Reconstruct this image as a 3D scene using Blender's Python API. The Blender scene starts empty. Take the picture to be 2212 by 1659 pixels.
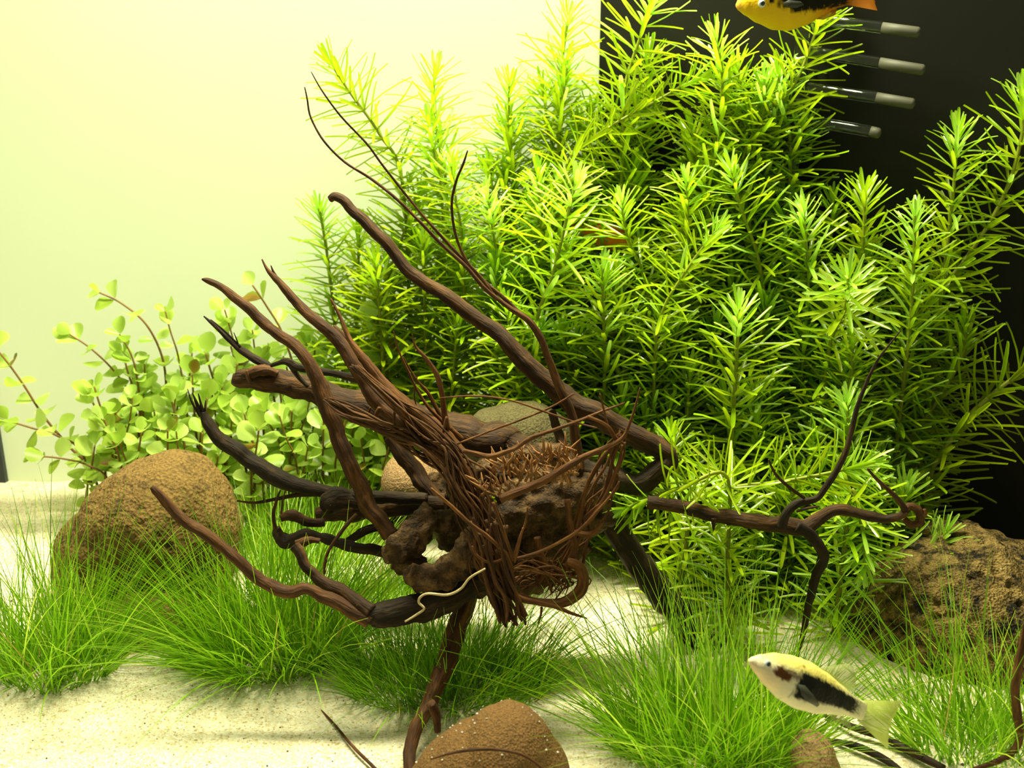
import bpy, bmesh, math, random
from mathutils import Vector, Matrix, noise, Quaternion
from math import sin, cos, pi, radians, atan2, sqrt, exp

random.seed(7)
C = bpy.context.scene.collection
SC = bpy.context.scene

# ---------------------------------------------------------------- camera
PITCH = radians(18.0)
CAM = Vector((0.0, -0.48, 0.27))
FPX = 2300.0
FWD = Vector((0, cos(PITCH), -sin(PITCH)))
UPV = Vector((0, sin(PITCH), cos(PITCH)))
RGT = Vector((1, 0, 0))
cd = bpy.data.cameras.new('camera')
cam = bpy.data.objects.new('camera', cd)
C.objects.link(cam)
cam.location = CAM
cam.rotation_euler = (pi / 2 - PITCH, 0, 0)
cd.sensor_width = 36.0
cd.lens = FPX / 2212 * 36.0
cd.clip_start = 0.01
cd.clip_end = 20
cd.dof.use_dof = True
cd.dof.focus_distance = 0.47
cd.dof.aperture_fstop = 17.0
SC.camera = cam

# ---------------------------------------------------------------- world, lamp, exposure
SC.view_settings.view_transform = 'Standard'
SC.view_settings.look = 'None'
SC.view_settings.gamma = 1.0
SC.view_settings.use_curve_mapping = False
SC.view_settings.exposure = 0.0
W = bpy.data.worlds.new('world')
SC.world = W
W.use_nodes = True
W.node_tree.nodes['Background'].inputs['Color'].default_value = (0.90, 0.93, 0.62, 1)
W.node_tree.nodes['Background'].inputs['Strength'].default_value = 0.36


def lamp(name, loc, sx, sy, power, color, rot=(0, 0, 0)):
    l = bpy.data.lights.new(name, 'AREA')
    l.shape = 'RECTANGLE'
    l.size = sx
    l.size_y = sy
    l.energy = power
    l.color = color
    o = bpy.data.objects.new(name, l)
    o.location = loc
    o.rotation_euler = rot
    C.objects.link(o)
    return o


lamp('tank_lamp', (-0.04, 0.068, 0.55), 0.38, 0.06, 8.8, (1.0, 0.98, 0.70), (radians(-22), 0, 0))
lamp('back_lamp', (-0.12, 0.42, 0.22), 0.80, 0.60, 2.5, (0.95, 1.0, 0.66), (radians(-90), 0, 0))      # behind the frosted back pane


# ---------------------------------------------------------------- mapping from the photograph to places in the tank
def ray(px, py):
    return FWD * FPX + RGT * (px - 1106) + UPV * (829.5 - py)


def P(px, py, Y):
    d = ray(px, py)
    return CAM + d * ((Y - CAM.y) / d.y)


def G(px, py, z=0.0):
    d = ray(px, py)
    return CAM + d * ((z - CAM.z) / d.z)


def pxsize(p):
    """metres per photograph pixel at the point p"""
    return (p - CAM).dot(FWD) / FPX


def ground(x, y):
    return 0.0022 * noise.noise((x * 14, y * 14, 3.1)) + 0.0012 * noise.noise((x * 45, y * 45, 8.0))


# ---------------------------------------------------------------- materials
def new_mat(name):
    m = bpy.data.materials.new(name)
    m.use_nodes = True
    nt = m.node_tree
    b = nt.nodes['Principled BSDF']
    return m, nt, b


def N(nt, typ, **kw):
    n = nt.nodes.new(typ)
    for k, v in kw.items():
        setattr(n, k, v)
    return n


def ramp(nt, stops):
    r = N(nt, 'ShaderNodeValToRGB')
    e = r.color_ramp.elements
    while len(e) < len(stops):
        e.new(0.5)
    for el, (p, c) in zip(e, stops):
        el.position = p
        el.color = (*c, 1)
    return r


def leaf_mat(name, stops, trans=0.42, rough=0.32, spec=0.5, tcol=1.25):
    """thin leaf: colour from the leaf's own tint, light passes through it"""
    m, nt, b = new_mat(name)
    at = N(nt, 'ShaderNodeAttribute', attribute_name='tint')
    r = ramp(nt, stops)
    nt.links.new(at.outputs['Fac'], r.inputs['Fac'])
    nt.links.new(r.outputs['Color'], b.inputs['Base Color'])
    b.inputs['Roughness'].default_value = rough
    b.inputs['Specular IOR Level'].default_value = spec
    t = N(nt, 'ShaderNodeBsdfTranslucent')
    hs = N(nt, 'ShaderNodeHueSaturation')
    hs.inputs['Value'].default_value = tcol
    nt.links.new(r.outputs['Color'], hs.inputs['Color'])
    nt.links.new(hs.outputs['Color'], t.inputs['Color'])
    mx = N(nt, 'ShaderNodeMixShader')
    mx.inputs['Fac'].default_value = trans
    nt.links.new(b.outputs['BSDF'], mx.inputs[1])
    nt.links.new(t.outputs['BSDF'], mx.inputs[2])
    nt.links.new(mx.outputs['Shader'], nt.nodes['Material Output'].inputs['Surface'])
    return m


M_NEEDLE = leaf_mat('needle_leaf', [(0.0, (0.25, 0.32, 0.004)), (0.45, (0.40, 0.54, 0.008)), (0.75, (0.37, 0.65, 0.014)), (1.0, (0.66, 0.82, 0.24))], 0.40, 0.24, 0.8)
M_ROUND = leaf_mat('round_leaf', [(0.0, (0.30, 0.17, 0.02)), (0.12, (0.26, 0.34, 0.03)), (0.5, (0.42, 0.60, 0.07)), (1.0, (0.64, 0.80, 0.22))], 0.40, 0.35, 0.5)
M_GRASS = leaf_mat('grass_blade', [(0.0, (0.42, 0.30, 0.08)), (0.06, (0.11, 0.27, 0.003)), (0.5, (0.22, 0.46, 0.004)), (1.0, (0.54, 0.70, 0.06))], 0.40, 0.35, 0.4)
M_STEM = leaf_mat('green_stem', [(0.0, (0.16, 0.12, 0.012)), (0.5, (0.27, 0.30, 0.015)), (1.0, (0.31, 0.36, 0.02))], 0.15, 0.45, 0.4)
M_REDSTEM = leaf_mat('reddish_stem', [(0.0, (0.15, 0.06, 0.012)), (1.0, (0.32, 0.20, 0.05))], 0.10, 0.5, 0.3)


def wood_mat(name, stops, scale=140.0, bump=0.6, grain=True):
    m, nt, b = new_mat(name)
    tc = N(nt, 'ShaderNodeAttribute', attribute_name='grain') if grain else N(nt, 'ShaderNodeTexCoord')
    n1 = N(nt, 'ShaderNodeTexNoise')
    n1.inputs['Scale'].default_value = scale * (2.2 if grain else 1)
    n1.inputs['Detail'].default_value = 6
    n1.inputs['Roughness'].default_value = 0.7
    nt.links.new(tc.outputs['Vector' if grain else 'Object'], n1.inputs['Vector'])
    n2 = N(nt, 'ShaderNodeTexNoise')
    n2.inputs['Scale'].default_value = scale * 6
    n2.inputs['Detail'].default_value = 3
    nt.links.new(tc.outputs['Vector' if grain else 'Object'], n2.inputs['Vector'])
    r = ramp(nt, stops)
    nt.links.new(n1.outputs['Fac'], r.inputs['Fac'])
    nt.links.new(r.outputs['Color'], b.inputs['Base Color'])
    b.inputs['Roughness'].default_value = 0.75
    b.inputs['Specular IOR Level'].default_value = 0.25
    bp = N(nt, 'ShaderNodeBump')
    bp.inputs['Strength'].default_value = bump
    bp.inputs['Distance'].default_value = 0.0012
    nt.links.new(n2.outputs['Fac'], bp.inputs['Height'])
    nt.links.new(bp.outputs['Normal'], b.inputs['Normal'])
    return m


BROWN = [(0.30, (0.010, 0.005, 0.001)), (0.50, (0.042, 0.018, 0.004)), (0.72, (0.15, 0.068, 0.016))]
M_WOOD = wood_mat('driftwood_bark', BROWN)
M_STUMP = wood_mat('driftwood_stump', [(0.32, (0.014, 0.008, 0.002)), (0.50, (0.066, 0.033, 0.009)), (0.70, (0.22, 0.125, 0.042))], 150, 0.8, False)
M_WOODRED = wood_mat('driftwood_reddish', [(0.30, (0.020, 0.008, 0.002)), (0.50, (0.068, 0.026, 0.005)), (0.74, (0.21, 0.090, 0.020))])
M_WOODDARK = wood_mat('driftwood_blackened', [(0.30, (0.007, 0.005, 0.002)), (0.55, (0.026, 0.014, 0.004)), (0.75, (0.10, 0.052, 0.013))])
M_ROOT = wood_mat('root_fibre', [(0.30, (0.036, 0.013, 0.003)), (0.50, (0.110, 0.040, 0.007)), (0.75, (0.26, 0.11, 0.024))], 200)
M_TORN = wood_mat('torn_wood', [(0.30, (0.10, 0.045, 0.012)), (0.5, (0.34, 0.16, 0.05)), (0.72, (0.60, 0.34, 0.14))], 260)
M_THREAD = wood_mat('pale_thread', [(0.3, (0.42, 0.32, 0.14)), (0.7, (0.62, 0.50, 0.26))], 200)


def rock_mat(name, base, dark, light, scale, bump=0.8, dark_at=0.40):
    m, nt, b = new_mat(name)
    tc = N(nt, 'ShaderNodeTexCoord')
    n1 = N(nt, 'ShaderNodeTexNoise')
    n1.inputs['Scale'].default_value = scale
    n1.inputs['Detail'].default_value = 8
    n1.inputs['Roughness'].default_value = 0.72
    nt.links.new(tc.outputs['Object'], n1.inputs['Vector'])
    r = ramp(nt, [(dark_at - 0.10, dark), (dark_at + 0.06, base), (0.62, base), (0.80, light)])
    nt.links.new(n1.outputs['Fac'], r.inputs['Fac'])
    v = N(nt, 'ShaderNodeTexVoronoi')
    v.inputs['Scale'].default_value = scale * 7
    nt.links.new(tc.outputs['Object'], v.inputs['Vector'])
    n3 = N(nt, 'ShaderNodeTexNoise')
    n3.inputs['Scale'].default_value = scale * 9
    n3.inputs['Detail'].default_value = 4
    nt.links.new(tc.outputs['Object'], n3.inputs['Vector'])
    ml = N(nt, 'ShaderNodeMix', data_type='RGBA', blend_type='MULTIPLY')
    ml.inputs[0].default_value = 0.7
    rr = ramp(nt, [(0.30, (0.35, 0.33, 0.30)), (0.58, (1.25, 1.22, 1.15))])
    nt.links.new(n3.outputs['Fac'], rr.inputs['Fac'])
    nt.links.new(r.outputs['Color'], ml.inputs[6])
    nt.links.new(rr.outputs['Color'], ml.inputs[7])
    nt.links.new(ml.outputs[2], b.inputs['Base Color'])
    b.inputs['Roughness'].default_value = 0.9
    b.inputs['Specular IOR Level'].default_value = 0.15
    ad = N(nt, 'ShaderNodeMath', operation='ADD')
    nt.links.new(n3.outputs['Fac'], ad.inputs[0])
    nt.links.new(v.outputs['Distance'], ad.inputs[1])
    bp = N(nt, 'ShaderNodeBump')
    bp.inputs['Strength'].default_value = bump
    bp.inputs['Distance'].default_value = 0.0016
    nt.links.new(ad.outputs['Value'], bp.inputs['Height'])
    nt.links.new(bp.outputs['Normal'], b.inputs['Normal'])
    return m


M_LAVA = rock_mat('tan_lava_rock', (0.20, 0.125, 0.038), (0.03, 0.022, 0.010), (0.30, 0.20, 0.07), 85, 0.5, 0.41)
M_LAVAR = rock_mat('coarse_lava_rock', (0.23, 0.155, 0.048), (0.014, 0.012, 0.007), (0.50, 0.40, 0.20), 120, 0.8, 0.50)
M_STONEBR = rock_mat('brown_stone', (0.155, 0.085, 0.028), (0.05, 0.03, 0.012), (0.22, 0.13, 0.05), 150, 0.4, 0.33)
M_STONEDK = rock_mat('olive_stone', (0.10, 0.085, 0.035), (0.05, 0.045, 0.02), (0.14, 0.12, 0.055), 120, 0.4, 0.33)
M_STONEPK = rock_mat('pinkish_stone', (0.30, 0.19, 0.085), (0.08, 0.05, 0.02), (0.42, 0.29, 0.15), 130, 0.4, 0.36)


def sand_material():
    m, nt, b = new_mat('fine_pale_sand')
    tc = N(nt, 'ShaderNodeTexCoord')
    v = N(nt, 'ShaderNodeTexVoronoi')
    v.inputs['Scale'].default_value = 1150
    nt.links.new(tc.outputs['Object'], v.inputs['Vector'])
    r = ramp(nt, [(0.0, (0.50, 0.40, 0.18)), (0.10, (0.76, 0.65, 0.38)), (0.45, (0.86, 0.77, 0.50)), (1.0, (0.94, 0.90, 0.70))])
    sp = N(nt, 'ShaderNodeSeparateColor')
    nt.links.new(v.outputs['Color'], sp.inputs['Color'])
    nt.links.new(sp.outputs[0], r.inputs['Fac'])
    n = N(nt, 'ShaderNodeTexNoise')
    n.inputs['Scale'].default_value = 60
    n.inputs['Detail'].default_value = 5
    nt.links.new(tc.outputs['Object'], n.inputs['Vector'])
    r2 = ramp(nt, [(0.3, (0.86, 0.84, 0.78)), (0.65, (1.05, 1.05, 1.05))])
    nt.links.new(n.outputs['Fac'], r2.inputs['Fac'])
    ml = N(nt, 'ShaderNodeMix', data_type='RGBA', blend_type='MULTIPLY')
    ml.inputs[0].default_value = 1.0
    nt.links.new(r.outputs['Color'], ml.inputs[6])
    nt.links.new(r2.outputs['Color'], ml.inputs[7])
    nt.links.new(ml.outputs[2], b.inputs['Base Color'])
    b.inputs['Roughness'].default_value = 0.85
    b.inputs['Specular IOR Level'].default_value = 0.2
    bp = N(nt, 'ShaderNodeBump')
    bp.inputs['Strength'].default_value = 0.6
    bp.inputs['Distance'].default_value = 0.0008
    nt.links.new(v.outputs['Distance'], bp.inputs['Height'])
    nt.links.new(bp.outputs['Normal'], b.inputs['Normal'])
    return m


M_SAND = sand_material()
M_GRAIN = leaf_mat('sand_grain', [(0.0, (0.05, 0.045, 0.03)), (0.12, (0.25, 0.18, 0.08)), (0.3, (0.70, 0.60, 0.36)), (1.0, (0.90, 0.88, 0.76))], 0.1, 0.4, 0.5)


def plain(name, col, rough=0.5, spec=0.4):
    m, nt, b = new_mat(name)
    tc = N(nt, 'ShaderNodeTexCoord')
    n = N(nt, 'ShaderNodeTexNoise')
    n.inputs['Scale'].default_value = 9
    n.inputs['Detail'].default_value = 3
    nt.links.new(tc.outputs['Object'], n.inputs['Vector'])
    r = ramp(nt, [(0.3, tuple(c * 0.96 for c in col)), (0.7, tuple(min(1, c * 1.03) for c in col))])
    nt.links.new(n.outputs['Fac'], r.inputs['Fac'])
    nt.links.new(r.outputs['Color'], b.inputs['Base Color'])
    b.inputs['Roughness'].default_value = rough
    b.inputs['Specular IOR Level'].default_value = spec
    return m


M_WALL = plain('cream_back_pane', (0.72, 0.77, 0.50), 0.6, 0.1)


def frost_wall(m):
    nt = m.node_tree
    b = nt.nodes['Principled BSDF']
    t = N(nt, 'ShaderNodeBsdfTranslucent')
    t.inputs['Color'].default_value = (0.80, 0.86, 0.60, 1)
    mx = N(nt, 'ShaderNodeMixShader')
    mx.inputs['Fac'].default_value = 0.5
    nt.links.new(b.outputs['BSDF'], mx.inputs[1])
    nt.links.new(t.outputs['BSDF'], mx.inputs[2])
    nt.links.new(mx.outputs['Shader'], nt.nodes['Material Output'].inputs['Surface'])


frost_wall(M_WALL)
M_BLACK = plain('black_backing_film', (0.009, 0.009, 0.005), 0.55, 0.12)
M_SEAM = plain('dark_silicone', (0.02, 0.028, 0.03), 0.4, 0.4)


def glass_mat():
    m, nt, b = new_mat('clear_glass')
    b.inputs['Base Color'].default_value = (0.93, 0.97, 0.93, 1)
    b.inputs['Roughness'].default_value = 0.04
    b.inputs['IOR'].default_value = 1.3
    b.inputs['Transmission Weight'].default_value = 1.0
    return m


M_GLASS = glass_mat()
M_FROST = plain('frosted_glass', (0.062, 0.062, 0.036), 0.6, 0.4)


# ---------------------------------------------------------------- mesh helpers
class MB:
    def __init__(self):
        self.v, self.f, self.t, self.g = [], [], [], []

    def add(self, verts, faces, tint=0.5):
        o = len(self.v)
        self.v.extend(verts)
        self.f.extend([tuple(i + o for i in f) for f in faces])
        if isinstance(tint, (list, tuple)):
            self.t.extend(tint)
        else:
            self.t.extend([tint] * len(verts))

    def mesh(self, name, mat, smooth=True):
        me = bpy.data.meshes.new(name)
        me.from_pydata([tuple(p) for p in self.v], [], self.f)
        a = me.attributes.new('tint', 'FLOAT', 'POINT')
        a.data.foreach_set('value', self.t)
        if len(self.g) == len(self.v):
            g = me.attributes.new('grain', 'FLOAT_VECTOR', 'POINT')
            g.data.foreach_set('vector', [c for q in self.g for c in q])
        if smooth:
            me.polygons.foreach_set('use_smooth', [True] * len(me.polygons))
        me.materials.append(mat)
        me.update()
        return me

    def build(self, name, mat, parent=None, smooth=True, kind=None, label=None):
        o = bpy.data.objects.new(name, self.mesh(name, mat, smooth))
        C.objects.link(o)
        if parent is not None:
            o.parent = parent
            o.location = -parent.location if parent.type == 'EMPTY' else (0, 0, 0)
        if kind:
            o['kind'] = kind
        if label:
            o['label'] = label
        return o


def tag(o, label, cat, group=None, kind=None):
    o['label'] = label
    o['category'] = cat
    if group:
        o['group'] = group
    if kind:
        o['kind'] = kind
    return o


def thing(name, label, cat, loc, group=None):
    o = bpy.data.objects.new(name, None)
    o.empty_display_size = 0.01
    o.location = loc
    C.objects.link(o)
    return tag(o, label, cat, group)


def catmull(pts, n):
    """smooth path through pts (Vectors of any length), n samples per span"""
    out = []
    for i in range(len(pts) - 1):
        p0 = pts[max(i - 1, 0)]
        p1, p2 = pts[i], pts[i + 1]
        p3 = pts[min(i + 2, len(pts) - 1)]
        for k in range(n):
            t = k / n
            out.append(0.5 * ((2 * p1) + (p2 - p0) * t + (2 * p0 - 5 * p1 + 4 * p2 - p3) * t * t + (3 * p1 - p0 - 3 * p2 + p3) * t ** 3))
    out.append(pts[-1].copy())
    return out


def tube(mb, pts, rad, sides=8, rough=0.0, freq=200.0, tint=0.5, tints=None, flute=0.0):
    """a bent, tapering tube with closed ends; rough = relative knobbliness"""
    n = len(pts)
    T = []
    for i in range(n):
        a, b = pts[max(i - 1, 0)], pts[min(i + 1, n - 1)]
        d = b - a
        T.append(d.normalized() if d.length > 1e-9 else Vector((0, 0, 1)))
    up = Vector((0, 0, 1)) if abs(T[0].z) < 0.9 else Vector((1, 0, 0))
    nrm = T[0].cross(up).normalized()
    verts, tt = [], []
    run = 0.0
    for i in range(n):
        run += (pts[i] - pts[i - 1]).length if i else 0.0
        nrm = (nrm - T[i] * nrm.dot(T[i]))
        nrm = nrm.normalized() if nrm.length > 1e-9 else T[i].orthogonal().normalized()
        bn = T[i].cross(nrm)
        for k in range(sides):
            a = 2 * pi * k / sides
            d = nrm * cos(a) + bn * sin(a)
            r = rad[i]
            if rough:
                q = pts[i] + d * r
                r *= 1 + rough * (noise.noise(q * freq) + 0.5 * noise.noise(q * freq * 2.7))
            if flute:
                r *= 1 + flute * sin(a * 3 + i * 0.03) + 0.6 * flute * sin(a * 5 - i * 0.02)
            verts.append(pts[i] + d * r)
            mb.g.append((run * 0.16 + pts[0].x * 3, cos(a) * r + pts[0].y * 3, sin(a) * r + pts[0].z))
            tt.append(tints[i] if tints else tint)
    faces = []
    for i in range(n - 1):
        for k in range(sides):
            k2 = (k + 1) % sides
            faces.append((i * sides + k, i * sides + k2, (i + 1) * sides + k2, (i + 1) * sides + k))
    faces.append(tuple(range(sides - 1, -1, -1)))
    faces.append(tuple(range((n - 1) * sides, n * sides)))
    mb.add(verts, faces, tt)


def pxpath(spec, y0, y1=None, n=6):
    """spec: (px, py, radius_px[, Y]) along a branch; gives smoothed points and radii in metres"""
    y1 = y0 if y1 is None else y1
    L = [0.0]
    for a, b in zip(spec, spec[1:]):
        L.append(L[-1] + math.hypot(b[0] - a[0], b[1] - a[1]))
    pts = []
    for s, l in zip(spec, L):
        Y = s[3] if len(s) > 3 else y0 + (y1 - y0) * l / L[-1]
        p = P(s[0], s[1], Y)
        pts.append(Vector((p.x, p.y, p.z, s[2] * pxsize(p))))
    sm = catmull(pts, n)
    return [Vector(q[:3]) for q in sm], [max(q[3], 0.00015) for q in sm]


# ---------------------------------------------------------------- setting: sand, back panes
def make_floor():
    mb = MB()
    nx, ny = 150, 90
    x0, x1, y0, y1 = -0.46, 0.50, -0.24, 0.16
    for j in range(ny + 1):
        for i in range(nx + 1):
            x = x0 + (x1 - x0) * i / nx
            y = y0 + (y1 - y0) * j / ny
            mb.v.append(Vector((x, y, ground(x, y))))
            mb.t.append(0.5)
    for j in range(ny):
        for i in range(nx):
            a = j * (nx + 1) + i
            mb.f.append((a, a + 1, a + nx + 2, a + nx + 1))
    o = mb.build('floor', M_SAND)
    o['kind'] = 'structure'
    g = MB()
    rnd = random.Random(3)
    for _ in range(15000):
        x, y = rnd.uniform(-0.36, 0.40), rnd.uniform(-0.20, 0.15)
        r = rnd.uniform(0.00022, 0.0005)
        if rnd.random() < 0.04:
            r *= 1.7
        z = ground(x, y) + r * 0.4
        c = Vector((x, y, z))
        q = [c + Vector((rnd.uniform(.7, 1.2) * r * dx, rnd.uniform(.7, 1.2) * r * dy, rnd.uniform(.7, 1.1) * r * dz)) for dx, dy, dz in ((1, 0, 0), (0, 1, 0), (-1, 0, 0), (0, -1, 0), (0, 0, 1))]
        u = rnd.random()
        tint = rnd.uniform(0, 0.12) if u < 0.06 else rnd.uniform(0.25, 1.0)
        g.add(q, [(0, 1, 4), (1, 2, 4), (2, 3, 4), (3, 0, 4)], tint)
    g.build('sand_grain', M_GRAIN, o, smooth=False, kind='stuff')


def box_obj(name, x0, x1, y0, y1, z0, z1, mat):
    mb = MB()
    v = [Vector((x, y, z)) for x in (x0, x1) for y in (y0, y1) for z in (z0, z1)]
    mb.add(v, [(0, 1, 3, 2), (4, 6, 7, 5), (0, 4, 5, 1), (2, 3, 7, 6), (0, 2, 6, 4), (1, 5, 7, 3)])
    o = mb.build(name, mat, smooth=False)
    o['kind'] = 'structure'
    return o


WALL_Y = 0.150
make_floor()
XB = P(1296, 80, WALL_Y).x
XL = P(10, 985, WALL_Y).x
wb = MB()
wb.add([Vector((x, WALL_Y, z)) for x, z in ((XL - 0.004, -0.01), (XB, -0.01), (XB, 0.44), (XL - 0.004, 0.44))], [(0, 1, 2, 3)])
wb.build('wall_back', M_WALL, smooth=False)['kind'] = 'structure'
KW = 0.40                                   # the black pane comes forward to the right


def wall_y(x):
    return WALL_Y if x < XB else WALL_Y - KW * (x - XB)


def in_front(px, py, Y, gap=0.014):
    for _ in range(6):
        Y = min(Y, wall_y(P(px, py, Y).x) - gap)
    return Y


def black_pane():
    mb = MB()
    q = [(XB, WALL_Y - 0.001), (0.60, wall_y(0.60)), (0.60, wall_y(0.60) + 0.006), (XB, WALL_Y + 0.005)]
    v = [Vector((x, y, z)) for z in (-0.01, 0.44) for x, y in q]
    mb.add(v, [(3, 2, 1, 0), (4, 5, 6, 7), (0, 1, 5, 4), (1, 2, 6, 5), (2, 3, 7, 6), (3, 0, 4, 7)])
    o = mb.build('wall_right', M_BLACK, smooth=False)
    o['kind'] = 'structure'


black_pane()
sx = P(19, 1040, WALL_Y).x
box_obj('trim_1', sx - 0.012, sx, WALL_Y - 0.004, WALL_Y - 0.0002, -0.01, 0.44, M_SEAM)


# ---------------------------------------------------------------- rocks
def outline_rock(name, label, outl, Y, depth, mat, amp=0.05, freq=30, pits=0.0, pitfreq=140, sub=6, group=None, tilt=0.0, grains=0):
    """a stone of real thickness: cross-section through its middle from outl (px), rounded off to the front and the back"""
    W3 = [P(x, y, Y) for x, y in outl]
    cx = sum(p.x for p in W3) / len(W3)
    cz = sum(p.z for p in W3) / len(W3)
    ang = sorted((atan2(p.z - cz, p.x - cx), math.hypot(p.x - cx, p.z - cz)) for p in W3)

    def R(a):
        for i in range(len(ang)):
            a0, r0 = ang[i - 1]
            a1, r1 = ang[i]
            if i == 0:
                a0 -= 2 * pi
                if a > ang[-1][0]:
                    a -= 2 * pi
            if a0 <= a <= a1:
                t = (a - a0) / max(a1 - a0, 1e-9)
                t = t * t * (3 - 2 * t) * 0.5 + t * 0.5
                return r0 + (r1 - r0) * t
        return ang[0][1]
    bm = bmesh.new()
    bmesh.ops.create_icosphere(bm, subdivisions=sub, radius=1.0)
    size = sum(r for _, r in ang) / len(ang)
    for v in bm.verts:
        u = v.co.copy()
        a = atan2(u.z, u.x)
        h = math.hypot(u.x, u.z)
        h = h ** 0.85
        r = R(a)
        y = u.y * depth
        p = Vector((cos(a) * r * h, y + tilt * sin(a) * r * h, sin(a) * r * h))
        q = p + Vector((cx, Y, cz))
        nn = u
        d = amp * size * (noise.noise(q * freq) + 0.5 * noise.noise(q * freq * 2.3) + 0.25 * noise.noise(q * freq * 5.1))
        if pits:
            dist = noise.voronoi(q * pitfreq)[0][0]
            sel = noise.noise(q * 45)
            d -= pits * max(0, 0.42 - dist) * (1.4 if sel > -0.05 else 0.15)
            d += pits * 0.16 * noise.noise(q * pitfreq * 1.7)
        v.co = p + nn * d
    me = bpy.data.meshes.new(name)
    bm.to_mesh(me)
    bm.free()
    me.polygons.foreach_set('use_smooth', [True] * len(me.polygons))
    me.materials.append(mat)
    o = bpy.data.objects.new(name, me)
    o.location = (cx, Y, cz)
    C.objects.link(o)
    if grains:
        rnd = random.Random(grains)
        g = MB()
        ups = [v for v in me.vertices if v.normal.z > 0.45]
        for v in rnd.sample(ups, min(grains, len(ups))):
            r = rnd.uniform(0.00025, 0.0006)
            c = v.co + v.normal * r * 0.4
            q = [c + Vector((r * dx * rnd.uniform(.7, 1.2), r * dy * rnd.uniform(.7, 1.2), r * dz)) for dx, dy, dz in ((1, 0, 0), (0, 1, 0), (-1, 0, 0), (0, -1, 0), (0, 0, 1))]
            g.add(q, [(0, 1, 4), (1, 2, 4), (2, 3, 4), (3, 0, 4)], rnd.uniform(0.4, 1.0))
        go = bpy.data.objects.new('sand_grain', g.mesh('sand_grain', M_GRAIN, False))
        go.parent = o
        go['kind'] = 'stuff'
        C.objects.link(go)
    return tag(o, label, 'rock', group)


outline_rock('lava_rock', 'rounded tan porous lava rock on the sand below the round-leaved plants',
             [(128, 1165), (180, 1100), (240, 1030), (300, 997), (365, 988), (420, 1005), (465, 1040), (500, 1090), (520, 1150), (500, 1250), (430, 1310), (320, 1330), (200, 1310), (125, 1240)],
             0.012, 0.040, M_LAVA, 0.05, 28, 0.0030, 230)
outline_rock('lava_rock', 'small reddish-brown rock half hidden in grass under the rounded tan lava rock',
             [(215, 1325), (260, 1290), (330, 1282), (400, 1300), (440, 1340), (400, 1390), (300, 1400), (225, 1380)],
             -0.030, 0.018, M_STONEBR, 0.06, 40, 0.0012, 220, 5)
outline_rock('pebble', 'small speckled pinkish stone visible through the branches behind the driftwood',
             [(824, 1040), (835, 1005), (862, 985), (900, 985), (940, 1005), (965, 1040), (960, 1075), (900, 1095), (840, 1080)],
             0.030, 0.020, M_STONEPK, 0.03, 40, 0.0006, 260, 5)
outline_rock('pebble', 'smooth dark olive stone behind the driftwood stump, under the needle-leaved plants',
             [(1000, 930), (1020, 900), (1070, 882), (1130, 875), (1190, 888), (1225, 915), (1240, 980), (1200, 1040), (1100, 1050), (1010, 1010)],
             0.020, 0.022, M_STONEDK, 0.03, 40, 0.0, 260, 5)
outline_rock('lava_rock', 'brown domed stone at the bottom edge beside the driftwood foot',
             [(875, 1705), (900, 1655), (950, 1612), (1010, 1580), (1060, 1547), (1110, 1538), (1150, 1552), (1195, 1604), (1232, 1672), (1240, 1750), (1150, 1800), (960, 1800), (880, 1750)],
             -0.150, 0.022, M_STONEBR, 0.03, 45, 0.0007, 300, grains=45)
outline_rock('lava_rock', 'large coarse lava rock with black pores at the right before the black pane',
             [(1780, 1450), (1815, 1360), (1870, 1275), (1940, 1212), (2030, 1178), (2090, 1168), (2140, 1160), (2170, 1182), (2230, 1200), (2320, 1230), (2440, 1290), (2480, 1390), (2380, 1470), (2200, 1500), (2000, 1510), (1860, 1500)],
             -0.025, 0.052, M_LAVAR, 0.060, 34, 0.0060, 150, 7)
outline_rock('pebble', 'pale sandy pebble among the grass at the bottom under the white and black fish',
             [(1712, 1655), (1722, 1612), (1748, 1592), (1785, 1598), (1806, 1635), (1810, 1680), (1760, 1710), (1715, 1690)],
             -0.140, 0.013, M_STONEPK, 0.05, 45, 0.0005, 300, 5)


# ---------------------------------------------------------------- needle-leaved stem plants
def needle_mesh(bend, tint, tip):
    mb = MB()
    prof = [(0.0, 0.35), (0.14, 0.8), (0.45, 1.0), (0.78, 0.95), (0.95, 0.7), (1.0, 0.32)]
    v, f, t = [], [], []
    for i, (x, w) in enumerate(prof):
        z = bend * x * x
        v += [Vector((x, -w / 2, z + 0.012)), Vector((x, 0, z - 0.012)), Vector((x, w / 2, z + 0.012))]
        tt = min(1.0, tint + tip * x)
        t += [tt, tt * 0.92, tt]
    for i in range(len(prof) - 1):
        a = i * 3
        f += [(a, a + 3, a + 4, a + 1), (a + 1, a + 4, a + 5, a + 2)]
    mb.add(v, f, t)
    return mb


BENDS = (0.16, 0.02, -0.10, -0.24)
TINTS = (0.12, 0.30, 0.45, 0.60, 0.80)
NEEDLE = {}
for bi, b_ in enumerate(BENDS):
    for ti, t_ in enumerate(TINTS):
        k_ = needle_mesh(b_, t_, 0.10)
        NEEDLE[bi, ti] = (k_, k_.mesh('leaf', M_NEEDLE))


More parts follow.
